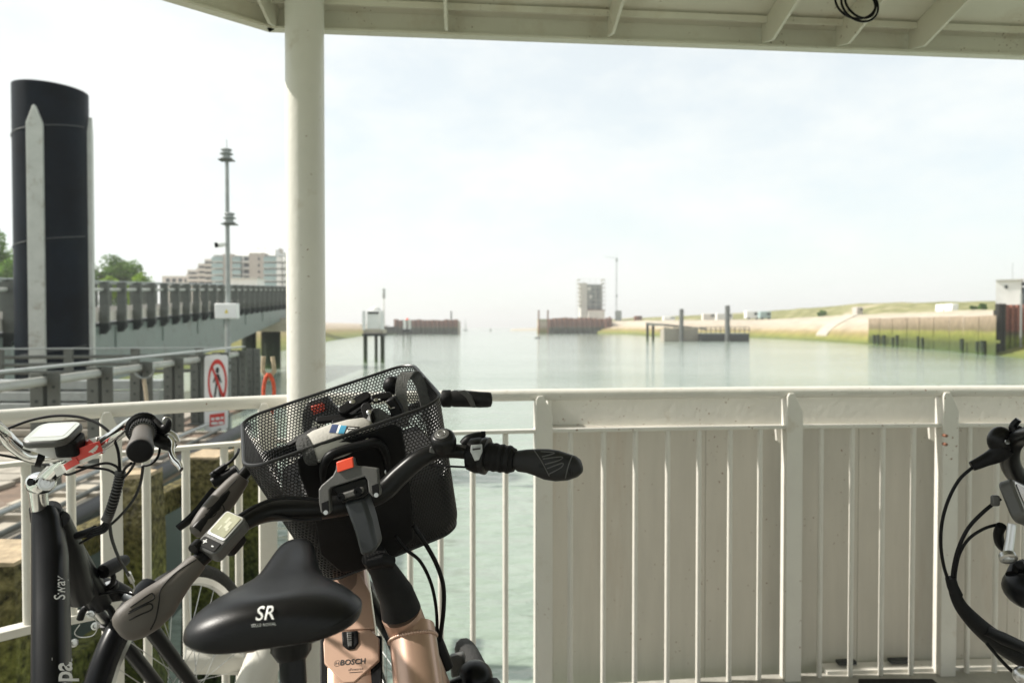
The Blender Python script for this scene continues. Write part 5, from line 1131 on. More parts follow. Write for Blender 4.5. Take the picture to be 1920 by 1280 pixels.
MB().prism([wall(cum[i], .995) for i in range(nP)], -e3b * .002).build('base_plate', wire, bk, smooth=False)
def BP(u, v, off=.004):                                               # on the basket's near wall plane
    o = W3(0, 0, 0); n = (e1b.cross(W3(.048, .018, -Hb) - W3(0, 0, 0))).normalized(); n = n if n.y < 0 else -n
    d = ray(u, v); p0 = V(0, 0, CAMZ); t = (o + n * off - p0).dot(n) / d.dot(n); return p0 + d * t
plate = MB().prism([BP(u, v) for u, v in ((556, 862), (575, 846), (640, 826), (735, 795), (752, 802), (758, 835), (772, 950), (776, 1010), (720, 1060), (640, 1075), (600, 1040), (588, 960), (560, 890))], V(0, .012, 0)).build('mount_plate', black_plastic, bk, bevel=.003)
MB().tube(catmull([BP(606, 905, .012), BP(606, 876, .014), BP(618, 855, .016), BP(645, 843, .016), BP(680, 834, .016), BP(706, 830, .015), BP(722, 848, .013), BP(730, 890, .01)], 6), [.004, .007, .008, .008, .008, .008, .007, .004], 12).build('mount_arch', black_plastic, bk)
for u, v in ((595.5, 858.5), (687.5, 827.5), (727, 882.5)):
    MB().lathe(BP(u, v, .0045), V(-.1, -1, .25), [(0, .0062), (.0015, .0062), (.0025, .0045), (.0026, .002), (.0016, .0015)], 14).build('screw', screw, bk)
# near-wall bag mass and contents
def INs(a, b, c): return W3(a * Wb, b * Db, c)
bag = thing('black_shoulder_bag', 'black leather bag lying in the basket with its strap handle upright', 'bag', INs(.55, .5, -Hb + .01))
rings = []
for t, w_, d_ in ((0, .82, .84), (.15, .88, .90), (.5, .92, .94), (.8, .94, .94), (.95, .9, .88), (1, .75, .7)):
    c = -Hb + .006 + t * .150; ww, dd = Wb * w_ * .9, Db * d_ * .9
    rings.append([W3(Wb * .515 + (a - ww / 2), Db * .5 + (b - dd / 2), c + .01 * math.sin(7 * a / Wb) * t) for a, b in rr_path(ww, dd, .03, 0, 0, 5)])
MB().loft(rings).build('body', mat('bag_leather', (.012, .012, .012), .6, var=.3, scale=20, bump=.3, bscale=60), bag, angle=60)
leather = mat('strap_leather', (.10, .10, .097), .5, var=.25, scale=50, bump=.35, bscale=350)
sp = [P(756, 800, 1.36), P(755, 770, 1.37), P(752, 735, 1.38), P(755, 712, 1.395), P(766, 700, 1.41), P(780, 704, 1.425), P(790, 725, 1.43), P(798, 755, 1.43), P(803, 790, 1.42)]
MB().ribbon(catmull(sp, 6), .021, .003, (1, .35, .1)).build('handle_strap', leather, bag, angle=60)
MB().tube(catmull([p + V(-.0085, -.002, 0) for p in sp], 6), .0006, 5).build('stitching', mat('stitch', (.15, .15, .145), .8), bag)
sp2 = [P(672, 842, 1.30), P(684, 806, 1.31), P(690, 786, 1.325), P(704, 778, 1.34), P(722, 790, 1.345), P(735, 815, 1.34)]
MB().ribbon(catmull(sp2, 6), .026, .003, (.5, .3, .9)).build('carry_strap', leather, bag, angle=60)
# folded grey pouch with label
pch = thing('grey_pouch', 'light grey padded pouch with blue and black label in the basket', 'pouch', P(620, 850, 1.27))
pa, pb2 = P(570, 842, 1.25), P(702, 800, 1.305); pd = (pb2 - pa).normalized(); pn = V(-.1, -.55, .83); px_, py_, pn_ = frame(pd, pn)
rings = []
for t, w_ in ((-.06, .25), (-.03, .55), (.05, .8), (.2, .98), (.45, 1.04), (.7, 1), (.9, .85), (.98, .5)):
    c = pa.lerp(pb2, t); rings.append([c + py_ * (.036 * w_ * math.cos(a)) + pn_ * (.025 * w_ * math.sin(a)) - pn_ * .004 for a in [2 * math.pi * k / 20 for k in range(20)]])
pm_ = MB(); pm_.loft(rings); pm_.build('body', mat('grey_fabric', (.40, .385, .35), .75, var=.08, scale=10, bump=.2, bscale=300), pch, angle=70)
rings = []
for t, w_ in ((-.075, .3), (-.06, .62), (-.02, .78), (.05, .86), (.09, .88)):
    c = pa.lerp(pb2, t) - pn_ * .001; rings.append([c + py_ * (.036 * w_ * math.cos(a) * 1.05) + pn_ * (.025 * w_ * math.sin(a) * 1.1) - pn_ * .004 for a in [2 * math.pi * k / 20 for k in range(20)]])
MB().loft(rings).build('knit_end', mat('knit_grey', (.05, .05, .048), .9, var=.5, scale=220, bump=.8, bscale=220), pch, angle=70)
pbv = BVHTree.FromPolygons(pm_.v, pm_.f)
def strip(u0, u1, v0, v1, mt, name):
    m = MB(); k = 6
    for i in range(k):
        for j in range(k):
            quad = []
            for a, b in ((i, j), (i + 1, j), (i + 1, j + 1), (i, j + 1)):
                uu = u0 + (u1 - u0) * a / k; vv = v0 + (v1 - v0) * b / k - (uu - 615) * .18 * 0; uu -= (vv - 806) * .35; vv += (uu - 640) * .06
                d = ray(uu, vv).normalized(); h = pbv.ray_cast(V(0, 0, CAMZ), d); quad.append((h[0] if h[0] is not None else P(uu, vv, 1.27)) - d * .0012)
            m.quad(*quad)
    return m.build(name, mt, pch, smooth=False, recalc=False)
strip(619, 632, 796, 812, mat('label_navy', (.02, .04, .12), .6), 'label_stripe'); strip(632, 636, 796.5, 812, white_print, 'label_stripe'); strip(636, 647, 797, 812.5, mat('label_blue', (.05, .28, .45), .6), 'label_stripe'); strip(647, 672, 797.5, 813.5, dark_print, 'label_field')
dxp = (P(670, 806, 1.27) - P(640, 802, 1.27)).normalized()
decal('label_letter', white_print, pch, 'K', .0125, P(640, 804, 1.21), V(.98, .1, -.05), V(.2, .3, .93), V(0, -1, 0), .0004, .002, pbv, V(0, .97, -.24).normalized())
strip(651, 668, 800, 802, white_print, 'label_line'); strip(650, 664, 805, 806.5, white_print, 'label_line')
# folding lock
lk = thing('folding_lock', 'black folding bicycle lock with silver rivets lying in the basket', 'lock', P(690, 800, 1.33))
def link(p, q, w, th, nrm, nm='link'):
    x = (q - p).normalized(); x, y, n = frame(x, nrm); L = (q - p).length; poly = []
    for k in range(9): a = R(-90 + 180 * k / 8); poly.append(q + x * (w / 2 * math.cos(a)) + y * (w / 2 * math.sin(a)))
    for k in range(9): a = R(90 + 180 * k / 8); poly.append(p + x * (w / 2 * math.cos(a)) + y * (w / 2 * math.sin(a)))
    return MB().prism(poly, n * th).build(nm, black_plastic, lk, bevel=.002), n
def rivet(c, n, r=.005): MB().lathe(c, n, [(0, r), (.001, r), (.0018, r * .6)], 14).build('rivet', screw, lk)
nl = V(-.15, -.75, .62).normalized()
_, n_ = link(P(645, 772, 1.345), P(686, 747, 1.37), .020, .009, nl); rivet(P(661, 753, 1.338), n_)
_, n_ = link(P(650, 785, 1.36), P(690, 752, 1.385), .016, .006, nl)
_, n_ = link(P(688, 766, 1.34), P(694, 786, 1.33), .020, .008, nl); rivet(P(692, 773, 1.322), n_, .0045)
_, n_ = link(P(703, 750, 1.355), P(727, 745, 1.365), .016, .008, nl); rivet(P(705, 750, 1.345), n_, .004); rivet(P(712, 749, 1.343), n_, .002)
_, n_ = link(P(600, 790, 1.34), P(655, 784, 1.345), .013, .008, nl); _, n_ = link(P(545, 834, 1.29), P(594, 805, 1.30), .010, .006, nl)
_, n_ = link(P(630, 795, 1.335), P(690, 778, 1.35), .014, .008, nl)
MB().prism([P(u, v, 1.34) for u, v in ((722, 752), (738, 745), (752, 768), (754, 780), (734, 784), (728, 768))], V(.002, .018, .004)).build('lock_body', black_plastic, lk, bevel=.003)
MB().tube([P(718, 752, 1.335), P(726, 758, 1.33), P(732, 766, 1.33), P(740, 764, 1.33)], .0012, 6).build('edge_trim', screw, lk)
MB().tube([P(656, 792, 1.33), P(672, 783, 1.335)], .0045, 10).build('barrel', black_plastic, lk)
MB().ball(P(735, 722, 1.45), (.018, .016, .018), 14, 10).build('knob', black_plastic, lk)
# ------------------------------------------------------------------ second rose gold bicycle behind the basket
bB = thing('bicycle', 'second rose gold electric bicycle behind the basket, battery cover showing', 'bicycle', V(-.3, 1.1, 0))
pts, rs = barpath([(368, 993, 1.365, .011), (410, 945, 1.40, .011), (452, 896, 1.44, .011), (478, 868, 1.47, .0115), (520, 850, 1.52, .013), (575, 838, 1.57, .016), (640, 822, 1.62, .0165), (710, 800, 1.66, .016), (770, 770, 1.69, .014), (820, 750, 1.70, .012), (860, 746, 1.70, .011), (920, 748, 1.69, .011)])
MB().tube(pts, rs, 16).build('handlebar', bar_black, bB, angle=60)
gl, rg, cg = grip(bB, [(455, 893, 1.44, 14), (450, 899, 1.438, 17), (438, 913, 1.43, 20), (420, 935, 1.415, 23), (402, 957, 1.40, 24), (386, 976, 1.385, 22), (374, 990, 1.375, 19), (367, 998, 1.368, 15), (363, 1002, 1.366, 8)], [.015, .0165, .0165, .017, .018, .0175, .016, .012, .006], grip_sunlit)
for px in ([(444, 898), (424, 920), (412, 934), (420, 952), (418, 962)], [(388, 954), (408, 946), (412, 954), (392, 964)], [(384, 964), (404, 958), (402, 966), (386, 974)]): groove(gl, px, 1.4)
grip(bB, [(845, 747, 1.70, 14), (852, 747, 1.70, 16), (868, 747, 1.70, 16), (885, 748, 1.70, 15.5), (900, 749, 1.695, 15), (915, 749, 1.69, 14.5), (921, 749, 1.69, 13), (923, 749, 1.69, 7)], .017, grip_shaded)
MB().lathe(P(828, 747, 1.70), P(860, 747, 1.70) - P(828, 747, 1.70), [(0, .017), (.004, .020), (.020, .020), (.024, .017)], 18).build('twist_grip', rubber, bB)
MB().prism([P(u, v, 1.672) for u, v in ((858, 733), (872, 731), (884, 742), (893, 764), (884, 764), (874, 746))], V(0, .01, 0)).build('grip_inlay', grey_plastic, bB, bevel=.002)
lv = MB().tube(catmull([P(402, 915, 1.43), P(388, 934, 1.42), P(372, 956, 1.41), P(352, 976, 1.40), P(334, 990, 1.395)], 6), [.006, .0075, .0085, .0085, .0075], 12, flat=.5).build('brake_lever', black_paint, bB)
MB().tube([P(446, 880, 1.46), P(428, 892, 1.455), P(408, 900, 1.45), P(398, 906, 1.445)], [.012, .013, .012, .010], 12).build('lever_clamp', black_plastic, bB)
MB().tube([P(396, 892, 1.445), P(408, 884, 1.45), P(424, 872, 1.455)], [.006, .007, .006], 10).build('cable_adjuster', black_plastic, bB)
MB().ball(P(401, 889, 1.44), .007, 10, 8).build('adjuster_knob', black_plastic, bB)
cable(bB, [(424, 872, 1.455), (436, 862, 1.46), (445, 850, 1.48), (448, 842, 1.50)], .003)
# its own basket adapter, seen through the wire mesh
Yb = 1.60
ad = MB().prism([P(u, v, Yb) for u, v in ((573, 760), (582, 750), (614, 742), (622, 756), (638, 770), (640, 800), (626, 802), (618, 784), (584, 790), (580, 812), (568, 812), (566, 776))], V(0, .018, 0)).build('basket_adapter', grey_plastic, bB, bevel=.002)
MB().prism([P(u, v, Yb - .006) for u, v in ((582, 762), (606, 756), (610, 769), (588, 777))], V(0, .01, 0)).build('release_button', red_plastic, ad, bevel=.001)
hB0, hB1 = P(640, 850, 1.62), P(662, 1120, 1.68)
MB().cyl(P(636, 812, 1.61), hB0.lerp(hB1, .3), .02, 16).build('stem', bar_black, bB)
MB().cyl(hB0.lerp(hB1, .3), hB1, .033, 20).build('head_tube', copper, bB)
axp, axq = P(648, 1060, 1.435), P(657, 1290, 1.245)
aup = (axp - axq).normalized(); rx_, nB = V(.992, .08, .09), None
rx_ = (rx_ - aup * rx_.dot(aup)).normalized(); nB = rx_.cross(aup).normalized(); nB = nB if nB.y < 0 else -nB
bbB = axq - aup * .60; bbB.z = max(bbB.z, .28)
def sec(c, w, d, k=24): return [c + rx_ * (w * math.copysign(abs(math.cos(a)) ** .55, math.cos(a))) + nB * (d * math.copysign(abs(math.sin(a)) ** .55, math.sin(a))) for a in [2 * math.pi * i / k for i in range(k)]]
MB().loft([sec(hB1 + V(0, -.01, .0) + nB * -.01, .030, .030), sec(axp - nB * .02, .040, .036), sec(axp.lerp(axq, .5) - nB * .028, .047, .040), sec(axq - nB * .030, .050, .042), sec(axq - aup * .12 - nB * .03, .050, .042)], ).build('down_tube', copper, bB, angle=60)
MB().loft([sec(axq - aup * .121 - nB * .03, .0505, .042), sec(axq - aup * .3 - nB * .03, .052, .045), sec(bbB, .05, .05)]).build('lower_tube', black_paint, bB, angle=60)
# battery cover: surface polygon on the top of the tube
pl_n = nB; pl_o = axp.lerp(axq, .5) + nB * .0135
def TP(u, v, off=0):
    d = ray(u, v); p0 = V(0, 0, CAMZ); o = pl_o + nB * off; t = (o - p0).dot(nB) / d.dot(nB); return p0 + d * t
MB().prism([TP(u, v) for u, v in ((611, 1186), (694, 1179), (711, 1196), (711, 1236), (664, 1278), (644, 1279), (608, 1242), (606, 1204))], -nB * .012).build('battery_cover', copper_flat, bB, bevel=.0015)
MB().prism([TP(u, v) for u, v in ((630, 1086), (674, 1072), (694, 1110), (702, 1176.5), (611, 1183.5), (609, 1150))], -nB * .012).build('battery_cover', copper_flat, bB, bevel=.0015)
MB().prism([TP(u, v, -.006) for u, v in ((600, 1190), (716, 1190), (716, 1400), (600, 1400))], -nB * .01).build('battery_black_panel', black_plastic, bB, bevel=.002)  # black part of the tube below the cover's V end
lkx = (TP(676, 1197) - TP(636, 1200)).normalized(); lx, ly, ln = frame(lkx, nB)
lck = MB().prism([TP(u, v, .004) for u, v in ((640, 1183), (671, 1180.5), (672, 1203), (664, 1214), (652, 1216), (642, 1208))], -nB * .008).build('battery_lock', black_plastic, bB, bevel=.002)
MB().prism([TP(u, v, .0065) for u, v in ((650, 1184), (660, 1183), (660, 1210), (652, 1211))], -nB * .004).build('lock_slider', grey_plastic, lck, bevel=.001)
m = MB()
for k in range(4): m.prism([TP(u, v + k * 4, .0078) for u, v in ((651.5, 1186), (658.5, 1185.3), (658.5, 1187), (651.5, 1187.7))], -nB * .002)
m.build('slider_ribs', screw, lck, smooth=False, kind='stuff')
tup = ly if ly.z > 0 else -ly
kx_ = (TP(700, 1240) - TP(640, 1240)).length / 60
decal('brand_print', dark_print, bB, 'BOSCH', kx_ * 14.5, TP(662, 1240.5), lx, tup, nB, kx_ * .35, .0006)
decal('brand_print_small', dark_print, bB, 'ePowered', kx_ * 6.6, TP(667, 1254), lx, tup, nB, 0, .0006)
MB().prism([TP(u, v, .0006) for u, v in ((655, 1259.6), (680, 1257.8), (680, 1258.6), (655, 1260.4))], -nB * .0004).build('underline_print', dark_print, bB, smooth=False)
em = TP(632.5, 1243)
o = MB(); o.torus(em, nB, kx_ * 5.6, kx_ * .42, 28, 5)
o.torus(em, nB, kx_ * 3.3, kx_ * .42, 16, 5, 50, 130); o.torus(em, nB, kx_ * 3.3, kx_ * .42, 16, 5, 230, 310)
for s in (-1, 1): o.tube([em + lx * (s * kx_ * 2.1) - tup * kx_ * 2.8, em + lx * (s * kx_ * 2.1) + tup * kx_ * 2.8], kx_ * .42, 5)
o.tube([em - lx * (kx_ * 2.1), em + lx * (kx_ * 2.1)], kx_ * .42, 5)
o.build('emblem_print', dark_print, bB, kind='stuff')
e1B = V(.79, .52, .31).normalized(); uB = V(-.26, -.1, .95)
wB = V(-.30, 2.0, .345)
wheel(bB, wB, V(.86, .42, .28), uB, guard=(-20, -120), rim_m=bar_black)
for s in (-1, 1): MB().tube([hB1 + e1B * (s * .03), wB + V(.86, .42, .28) * (s * .055)], [.018, .012], 12).build('fork_leg', black_paint, bB)
rB = V(-.10, .02, .345); wheel(bB, rB, V(.95, .05, .28), V(-.28, -.02, .95), guard=(120, -30), rim_m=bar_black)
for s in (-1, 1): MB().tube([bbB + V(s * .05, 0, 0), rB + V(s * .06, 0, s * .018)], .011, 10).build('chain_stay', copper, bB)
sB = V(-.52, .42, .93)
MB().tube([bbB, sB - V(0, 0, .04)], .018, 14).build('seat_tube', copper, bB)
saddle_mesh(sB - V(0, .1, 0), V(0, 1, .02), V(.97, 0, .24), V(-.24, 0, .97), .28, .19, .07).build('saddle', saddle_skin, bB, angle=70)

# ------------------------------------------------------------------ black city bicycle at the left
bC = thing('bicycle', 'black city bicycle with chrome handlebar and red white tape at left', 'bicycle', V(-1.0, 1.4, 0))
pts, rs = barpath([(-70, 800, 1.22, .0125), (-25, 792, 1.30, .0125), (2, 810, 1.36, .0125), (28, 836, 1.385, .0125), (58, 854, 1.40, .0125), (100, 855, 1.405, .0125), (150, 846, 1.41, .0125), (188, 834, 1.41, .0125), (222, 811, 1.405, .0125), (246, 794, 1.385, .0125), (262, 790, 1.345, .0125), (267, 803, 1.30, .0125), (264, 826, 1.24, .0125), (263, 838, 1.205, .0125)])
MB().tube(pts, rs, 18).build('handlebar', chrome, bC, angle=60)
g0, g1 = P(268, 812, 1.285), P(262, 848, 1.172); ga = (g1 - g0).normalized()
MB().lathe(g0, ga, [(0, .017), (.008, .0165), (.03, .0165), (.06, .0175), (.09, .0195), (.112, .0205), (.116, .0195), (.1165, .0165)], 26).build('grip', grip_sunlit, bC)
MB().lathe(g0 + ga * .114, ga, [(0, .0195), (.005, .0185), (.0065, .0165), (.007, .010)], 26).build('grip_cap', black_plastic, bC)
sh = MB().lathe(P(269, 800, 1.325), ga, [(0, .018), (.004, .028), (.014, .029), (.018, .024)], 26).build('shifter_body', black_plastic, bC)
tr = MB()
for k in range(30):
    a = 2 * math.pi * k / 30; x, y, n = frame(ga.cross(V(0, 0, 1)).normalized(), ga); c = g0 - ga * .022 + (x * math.cos(a) + y * math.sin(a)) * .0205
    tr.tube([c, c + ga * .022], .0018, 5)
tr.build('shifter_ribs', rubber, sh, kind='stuff')
MB().lathe(g0 - ga * .024, ga, [(0, .0205), (.024, .020)], 26).build('shifter_barrel', grey_plastic, bC)
MB().tube(catmull([P(262, 794, 1.33), P(284, 796, 1.32), P(303, 806, 1.31), P(314, 800, 1.305), P(318, 788, 1.30)], 5), [.016, .017, .012, .008, .004], 12, flat=.6).build('gear_housing', black_plastic, bC)
MB().torus(P(313, 789, 1.305), V(.2, -1, .3), .007, .0012, 18, 6).build('barrel_loop', screw, bC)
MB().tube(catmull([P(284, 818, 1.31), P(300, 826, 1.305), P(316, 832, 1.30), P(330, 830, 1.30)], 5), [.010, .012, .012, .006], 12).build('lever_clamp', black_plastic, bC)
MB().tube(catmull([P(314, 820, 1.30), P(322, 832, 1.295), P(321, 848, 1.28), P(326, 862, 1.265), P(336, 872, 1.25), P(340, 880, 1.24)], 6), [.007, .009, .008, .007, .0065, .005], 12, flat=.55).build('brake_lever', chrome, bC)
MB().tube(catmull([P(300, 816, 1.31), P(314, 812, 1.31), P(326, 818, 1.31), P(334, 830, 1.30)], 5), [.005, .007, .007, .004], 10).build('lever_cover', silver, bC)
# stem
j0, j1 = P(72, 908, 1.465), P(88, 900, 1.45)
MB().tube([P(76, 956, 1.49), P(72, 930, 1.475), P(70, 905, 1.465)], [.0165, .0165, .0185], 20).build('quill', chrome, bC)
MB().ball(P(76, 905, 1.46), (.030, .022, .022), 18, 12).build('stem_joint', chrome, bC)
MB().tube(catmull([P(82, 902, 1.455), P(100, 884, 1.44), P(122, 862, 1.42), P(142, 848, 1.41)], 4), [.017, .0165, .0155, .017], 18).build('stem_arm', chrome, bC)
pn1 = V(.45, -.85, .15)
MB().lathe(P(87, 905, 1.435), pn1, [(0, .0145), (.004, .0145), (.0045, .011), (.003, .0105), (.003, .007), (.006, .0065), (.0062, .003), (.003, .0028)], 24).build('pivot_bolt', silver, bC)
MB().lathe(P(57, 903, 1.435), V(-.2, -1, .2), [(0, .008), (.0005, .0078), (.0006, .005), (-.004, .0045)], 18).build('stem_hole', black_paint, bC)
MB().tube([P(132, 853, 1.41), P(160, 845, 1.41)], .0175, 18).build('bar_clamp', chrome, bC)
# display
dcx = P(100, 815, 1.375); xx, yy, nn = frame(V(.97, .12, .03), V(-.05, -.30, .95))
dC = rbox(dcx, xx, yy, nn, .082, .088, .013, .28).build('display_unit', grey_plastic, bC, bevel=.004)
rbox(dcx + nn * .0068, xx, yy, nn, .074, .080, .0014, .24).build('display_glass', screen_glare, dC, bevel=.0005)
rbox(dcx + nn * .0077 + yy * .004, xx, yy, nn, .056, .056, .0006, .06).build('display_screen', mat('lcd_glare', (.62, .64, .60), .2, var=.03, coat=.6), dC)  # screen whiteness is the grazing reflection put into the colour
rbox(dcx - nn * .02 + xx * .028 + yy * -.004, xx, yy, nn, .04, .05, .03, .25).build('display_mount', black_plastic, bC, bevel=.004)
MB().tube([P(70, 856, 1.40), P(82, 858, 1.405)], .019, 16).build('mount_clamp', black_plastic, bC)
# tape
wr = MB(); c0 = P(134, 850, 1.41); c1 = P(190, 833, 1.41)
wrap_m = bpy.data.materials.new('tape_stripes'); wrap_m.use_nodes = True; N, L = wrap_m.node_tree.nodes, wrap_m.node_tree.links
tcn = N.new('ShaderNodeTexCoord'); wv_ = N.new('ShaderNodeTexWave'); wv_.inputs['Scale'].default_value = 9; wv_.inputs['Distortion'].default_value = 1.2; wv_.bands_direction = 'DIAGONAL'; L.new(tcn.outputs['Object'], wv_.inputs['Vector'])
crp = N.new('ShaderNodeValToRGB'); crp.color_ramp.interpolation = 'CONSTANT'; crp.color_ramp.elements[0].color = (.62, .05, .04, 1); crp.color_ramp.elements[1].position = .52; crp.color_ramp.elements[1].color = (.75, .72, .68, 1)
L.new(wv_.outputs['Color'], crp.inputs[0]); L.new(crp.outputs[0], N['Principled BSDF'].inputs['Base Color']); N['Principled BSDF'].inputs['Roughness'].default_value = .35
rn = random.Random(2); axw = (c1 - c0).normalized(); a_, b_, _n = frame(axw.cross(V(0, 0, 1)).normalized(), axw); rings = []
for i in range(13):
    c = c0.lerp(c1, i / 12); rings.append([c + (a_ * math.cos(t) + b_ * math.sin(t)) * (.0165 + rn.uniform(-.0018, .0022)) for t in [2 * math.pi * k / 16 for k in range(16)]])
MB().loft(rings).build('tape_wrap', wrap_m, bC, angle=25)
MB().ribbon(catmull([P(46, 831, 1.37), P(70, 838, 1.365), P(98, 848, 1.37), P(120, 853, 1.38), P(142, 857, 1.385)], 5), .019, .0012, (.0, .2, 1)).build('tape_tail', tape_white, bC)
MB().ribbon(catmull([P(188, 838, 1.385), P(172, 852, 1.38), P(150, 862, 1.38), P(132, 872, 1.385), P(104, 886, 1.40)], 5), .016, .0012, (.2, -.2, 1)).build('tape_tail', tape_white, bC)
MB().ribbon(catmull([P(134, 858, 1.378), P(152, 850, 1.375), P(172, 842, 1.378), P(190, 836, 1.385)], 4), .021, .0012, (.1, -.2, 1)).build('tape_tail', tape_red, bC)
MB().ribbon(catmull([P(122, 876, 1.383), P(134, 869, 1.378), P(146, 863, 1.376)], 4), .012, .0012, (.2, -.2, 1)).build('tape_tail', tape_red, bC)
# frame
MB().tube([P(78, 950, 1.50), P(82, 972, 1.51)], [.022, .0235], 20).build('headset', black_plastic, bC)
hC0, hC1 = P(86, 960, 1.51), P(186, 1128, 1.74)
MB().cyl(hC0, hC1, .029, 22).build('head_tube', black_paint, bC)
dC0, dC1 = P(96, 985, 1.475), P(97, 1310, 1.27); axC = (dC1 - dC0).normalized(); xC = V(.99, .12, 0); xC = (xC - axC * xC.dot(axC)).normalized(); nC = xC.cross(axC); nC = nC if nC.y < 0 else -nC
def secC(c, w, d, k=28): return [c + xC * (w * math.copysign(abs(math.cos(a)) ** .7, math.cos(a))) + nC * (d * math.copysign(abs(math.sin(a)) ** .7, math.sin(a))) for a in [2 * math.pi * i / k for i in range(k)]]
bbC = dC1 + axC * .55; bbC.z = .29
dmC = MB().loft([secC(P(86, 962, 1.50), .022, .03), secC(P(90, 985, 1.49), .0265, .032), secC(P(94, 1040, 1.455), .029, .034), secC(P(96, 1150, 1.385), .0288, .036), secC(dC1, .028, .036), secC(bbC, .030, .04)])
dob = dmC.build('down_tube', black_paint, bC, angle=60)
MB().tube([P(104, 975, 1.50), P(120, 1025, 1.545), P(136, 1075, 1.60), P(150, 1115, 1.66)], [.026, .034, .036, .030], 18).build('head_gusset', black_paint, bC, angle=60)
bvC = BVHTree.FromPolygons(dmC.v, dmC.f); cC = -nC
def ctext(body, u, v, size, bold, nm):
    o = P(u, v, 1.30); yd = (P(u - 10, v, 1.35) - P(u, v, 1.35)).normalized(); xd = (P(u, v - 10, 1.36) - P(u, v, 1.35)).normalized()
    d = ray(u, v).normalized(); decal(nm, white_print, bC, body, size, o, xd, yd, -d, bold, .0012, bvC, d)
ctext('Sway', 113, 1101, .030, .0002, 'model_print')
ctext('Popal', 119, 1276, .050, .0010, 'brand_print')
wcC = V(-.90, 2.02, .345); axl = V(.975, -.20, .08).normalized()
wheel(bC, wcC, axl, V(-.08, 0, 1), guard=(-15, -118))
crn = P(200, 1118, 1.76)
MB().tube(catmull([hC1 + V(-.02, -.02, .01), P(185, 1105, 1.75), P(215, 1108, 1.77), P(240, 1112, 1.80)], 5), [.030, .028, .025, .014], 14).build('fork_crown', black_paint, bC)
upC = (crn - wcC).normalized()
for s in (-1, 1):
    a = crn + axl * (s * .055); b = wcC + axl * (s * .055)
    MB().cyl(a, a.lerp(b, .25), .013, 14).build('stanchion', silver, bC); MB().tube([a.lerp(b, .22), a.lerp(b, .9), b], [.019, .017, .012], 14).build('fork_leg', black_paint, bC)
MB().lathe(P(204, 1102, 1.735), V(0, -.4, 1), [(0, .022), (.010, .022), (.012, .018), (.010, .012)], 20).build('fork_dial', black_plastic, bC)
MB().lathe(P(204, 1097, 1.73), V(0, -.4, 1), [(0, .013), (.004, .012), (.0042, .005)], 16).build('dial_cap', silver, bC)
# lamp
l0, l1 = P(192, 1072, 1.68), P(233, 1050, 1.76)
lm2 = MB().lathe(l0, l1 - l0, [(0, .006), (.002, .0155), (.012, .017), (.05, .017), (.07, .015), (.085, .012), (.088, .004)], 20).build('headlamp', black_plastic, bC)
MB().tube(catmull([P(208, 1072, 1.71), P(213, 1082, 1.715), P(210, 1094, 1.72), P(200, 1102, 1.72)], 4), .006, 8).build('lamp_bracket', black_plastic, bC)
# rim brake
MB().tube(catmull([P(150, 1160, 1.72), P(158, 1142, 1.72), P(180, 1132, 1.73), P(205, 1140, 1.735), P(214, 1160, 1.73)], 5), .008, 10).build('brake_arch', black_plastic, bC)
for u, v in ((150, 1128), (180, 1172), (140, 1204), (172, 1150)): MB().lathe(P(u, v, 1.71), V(.1, -1, .1), [(0, .009), (.006, .009), (.0065, .005), (.003, .004)], 12).build('brake_bolt', silver, bC)
cable(bC, [(150, 1170, 1.70), (140, 1186, 1.70), (152, 1194, 1.70), (175, 1190, 1.70), (183, 1172, 1.70), (176, 1158, 1.70), (160, 1150, 1.70)], .0012, mt=screw)
cable(bC, [(170, 1118, 1.70), (200, 1112, 1.69), (225, 1108, 1.70), (252, 1116, 1.72), (262, 1128, 1.74)], .003)
cable(bC, [(205, 975, 1.40), (210, 1010, 1.46), (225, 1050, 1.58), (243, 1080, 1.70)], .0032)
MB().tube([P(241, 1074, 1.69), P(248, 1090, 1.71)], .0055, 10).build('cable_ferrule', silver, bC)
cable(bC, [(248, 1090, 1.71), (252, 1102, 1.72), (248, 1112, 1.73)], .0018, mt=screw)
# cables and corrugated sleeve
cable(bC, [(15, 803, 1.44), (60, 787, 1.45), (110, 779, 1.45), (160, 784, 1.44), (200, 805, 1.42), (220, 840, 1.40), (225, 885, 1.385)], .0028)
cable(bC, [(118, 886, 1.40), (130, 889, 1.39), (165, 876, 1.385), (198, 868, 1.385), (218, 874, 1.385), (224, 884, 1.385)], .0024)
cable(bC, [(-40, 846, 1.40), (20, 856, 1.42), (70, 868, 1.43), (118, 874, 1.41), (160, 876, 1.40), (200, 880, 1.39), (220, 890, 1.385)], .0024)
cable(bC, [(246, 868, 1.30), (236, 876, 1.35), (229, 888, 1.385)], .0026); cable(bC, [(252, 868, 1.27), (244, 882, 1.34), (231, 896, 1.385)], .0024)
cable(bC, [(300, 836, 1.30), (296, 856, 1.29), (282, 870, 1.28), (268, 873, 1.28)], .0022)
cable(bC, [(268, 874, 1.30), (262, 910, 1.34), (244, 945, 1.38), (205, 985, 1.42), (150, 1018, 1.48)], .0026)
slv = catmull([P(226, 884, 1.385), P(222, 905, 1.385), P(214, 935, 1.39), (P(205, 962, 1.40)), P(199, 975, 1.40)], 5)
sv = MB().tube(slv, .008, 12).build('cable_sleeve', rubber, bC)
rgm = MB()
for k in range(22):
    t = k / 21 * (len(slv) - 1.01); i = int(t); p = slv[i].lerp(slv[i + 1], t - i); rgm.torus(p, slv[i + 1] - slv[i], .0085, .0013, 16, 5)
rgm.build('sleeve_rings', grey_plastic, sv, kind='stuff')
for d in (0, 1, 2, 3): cable(bC, [(200 + d * 2, 972, 1.40), (190 + d * 3, 985 + d * 3, 1.42), (172, 992 + d * 4, 1.45), (150, 1000 + d * 2, 1.48)], .0022)
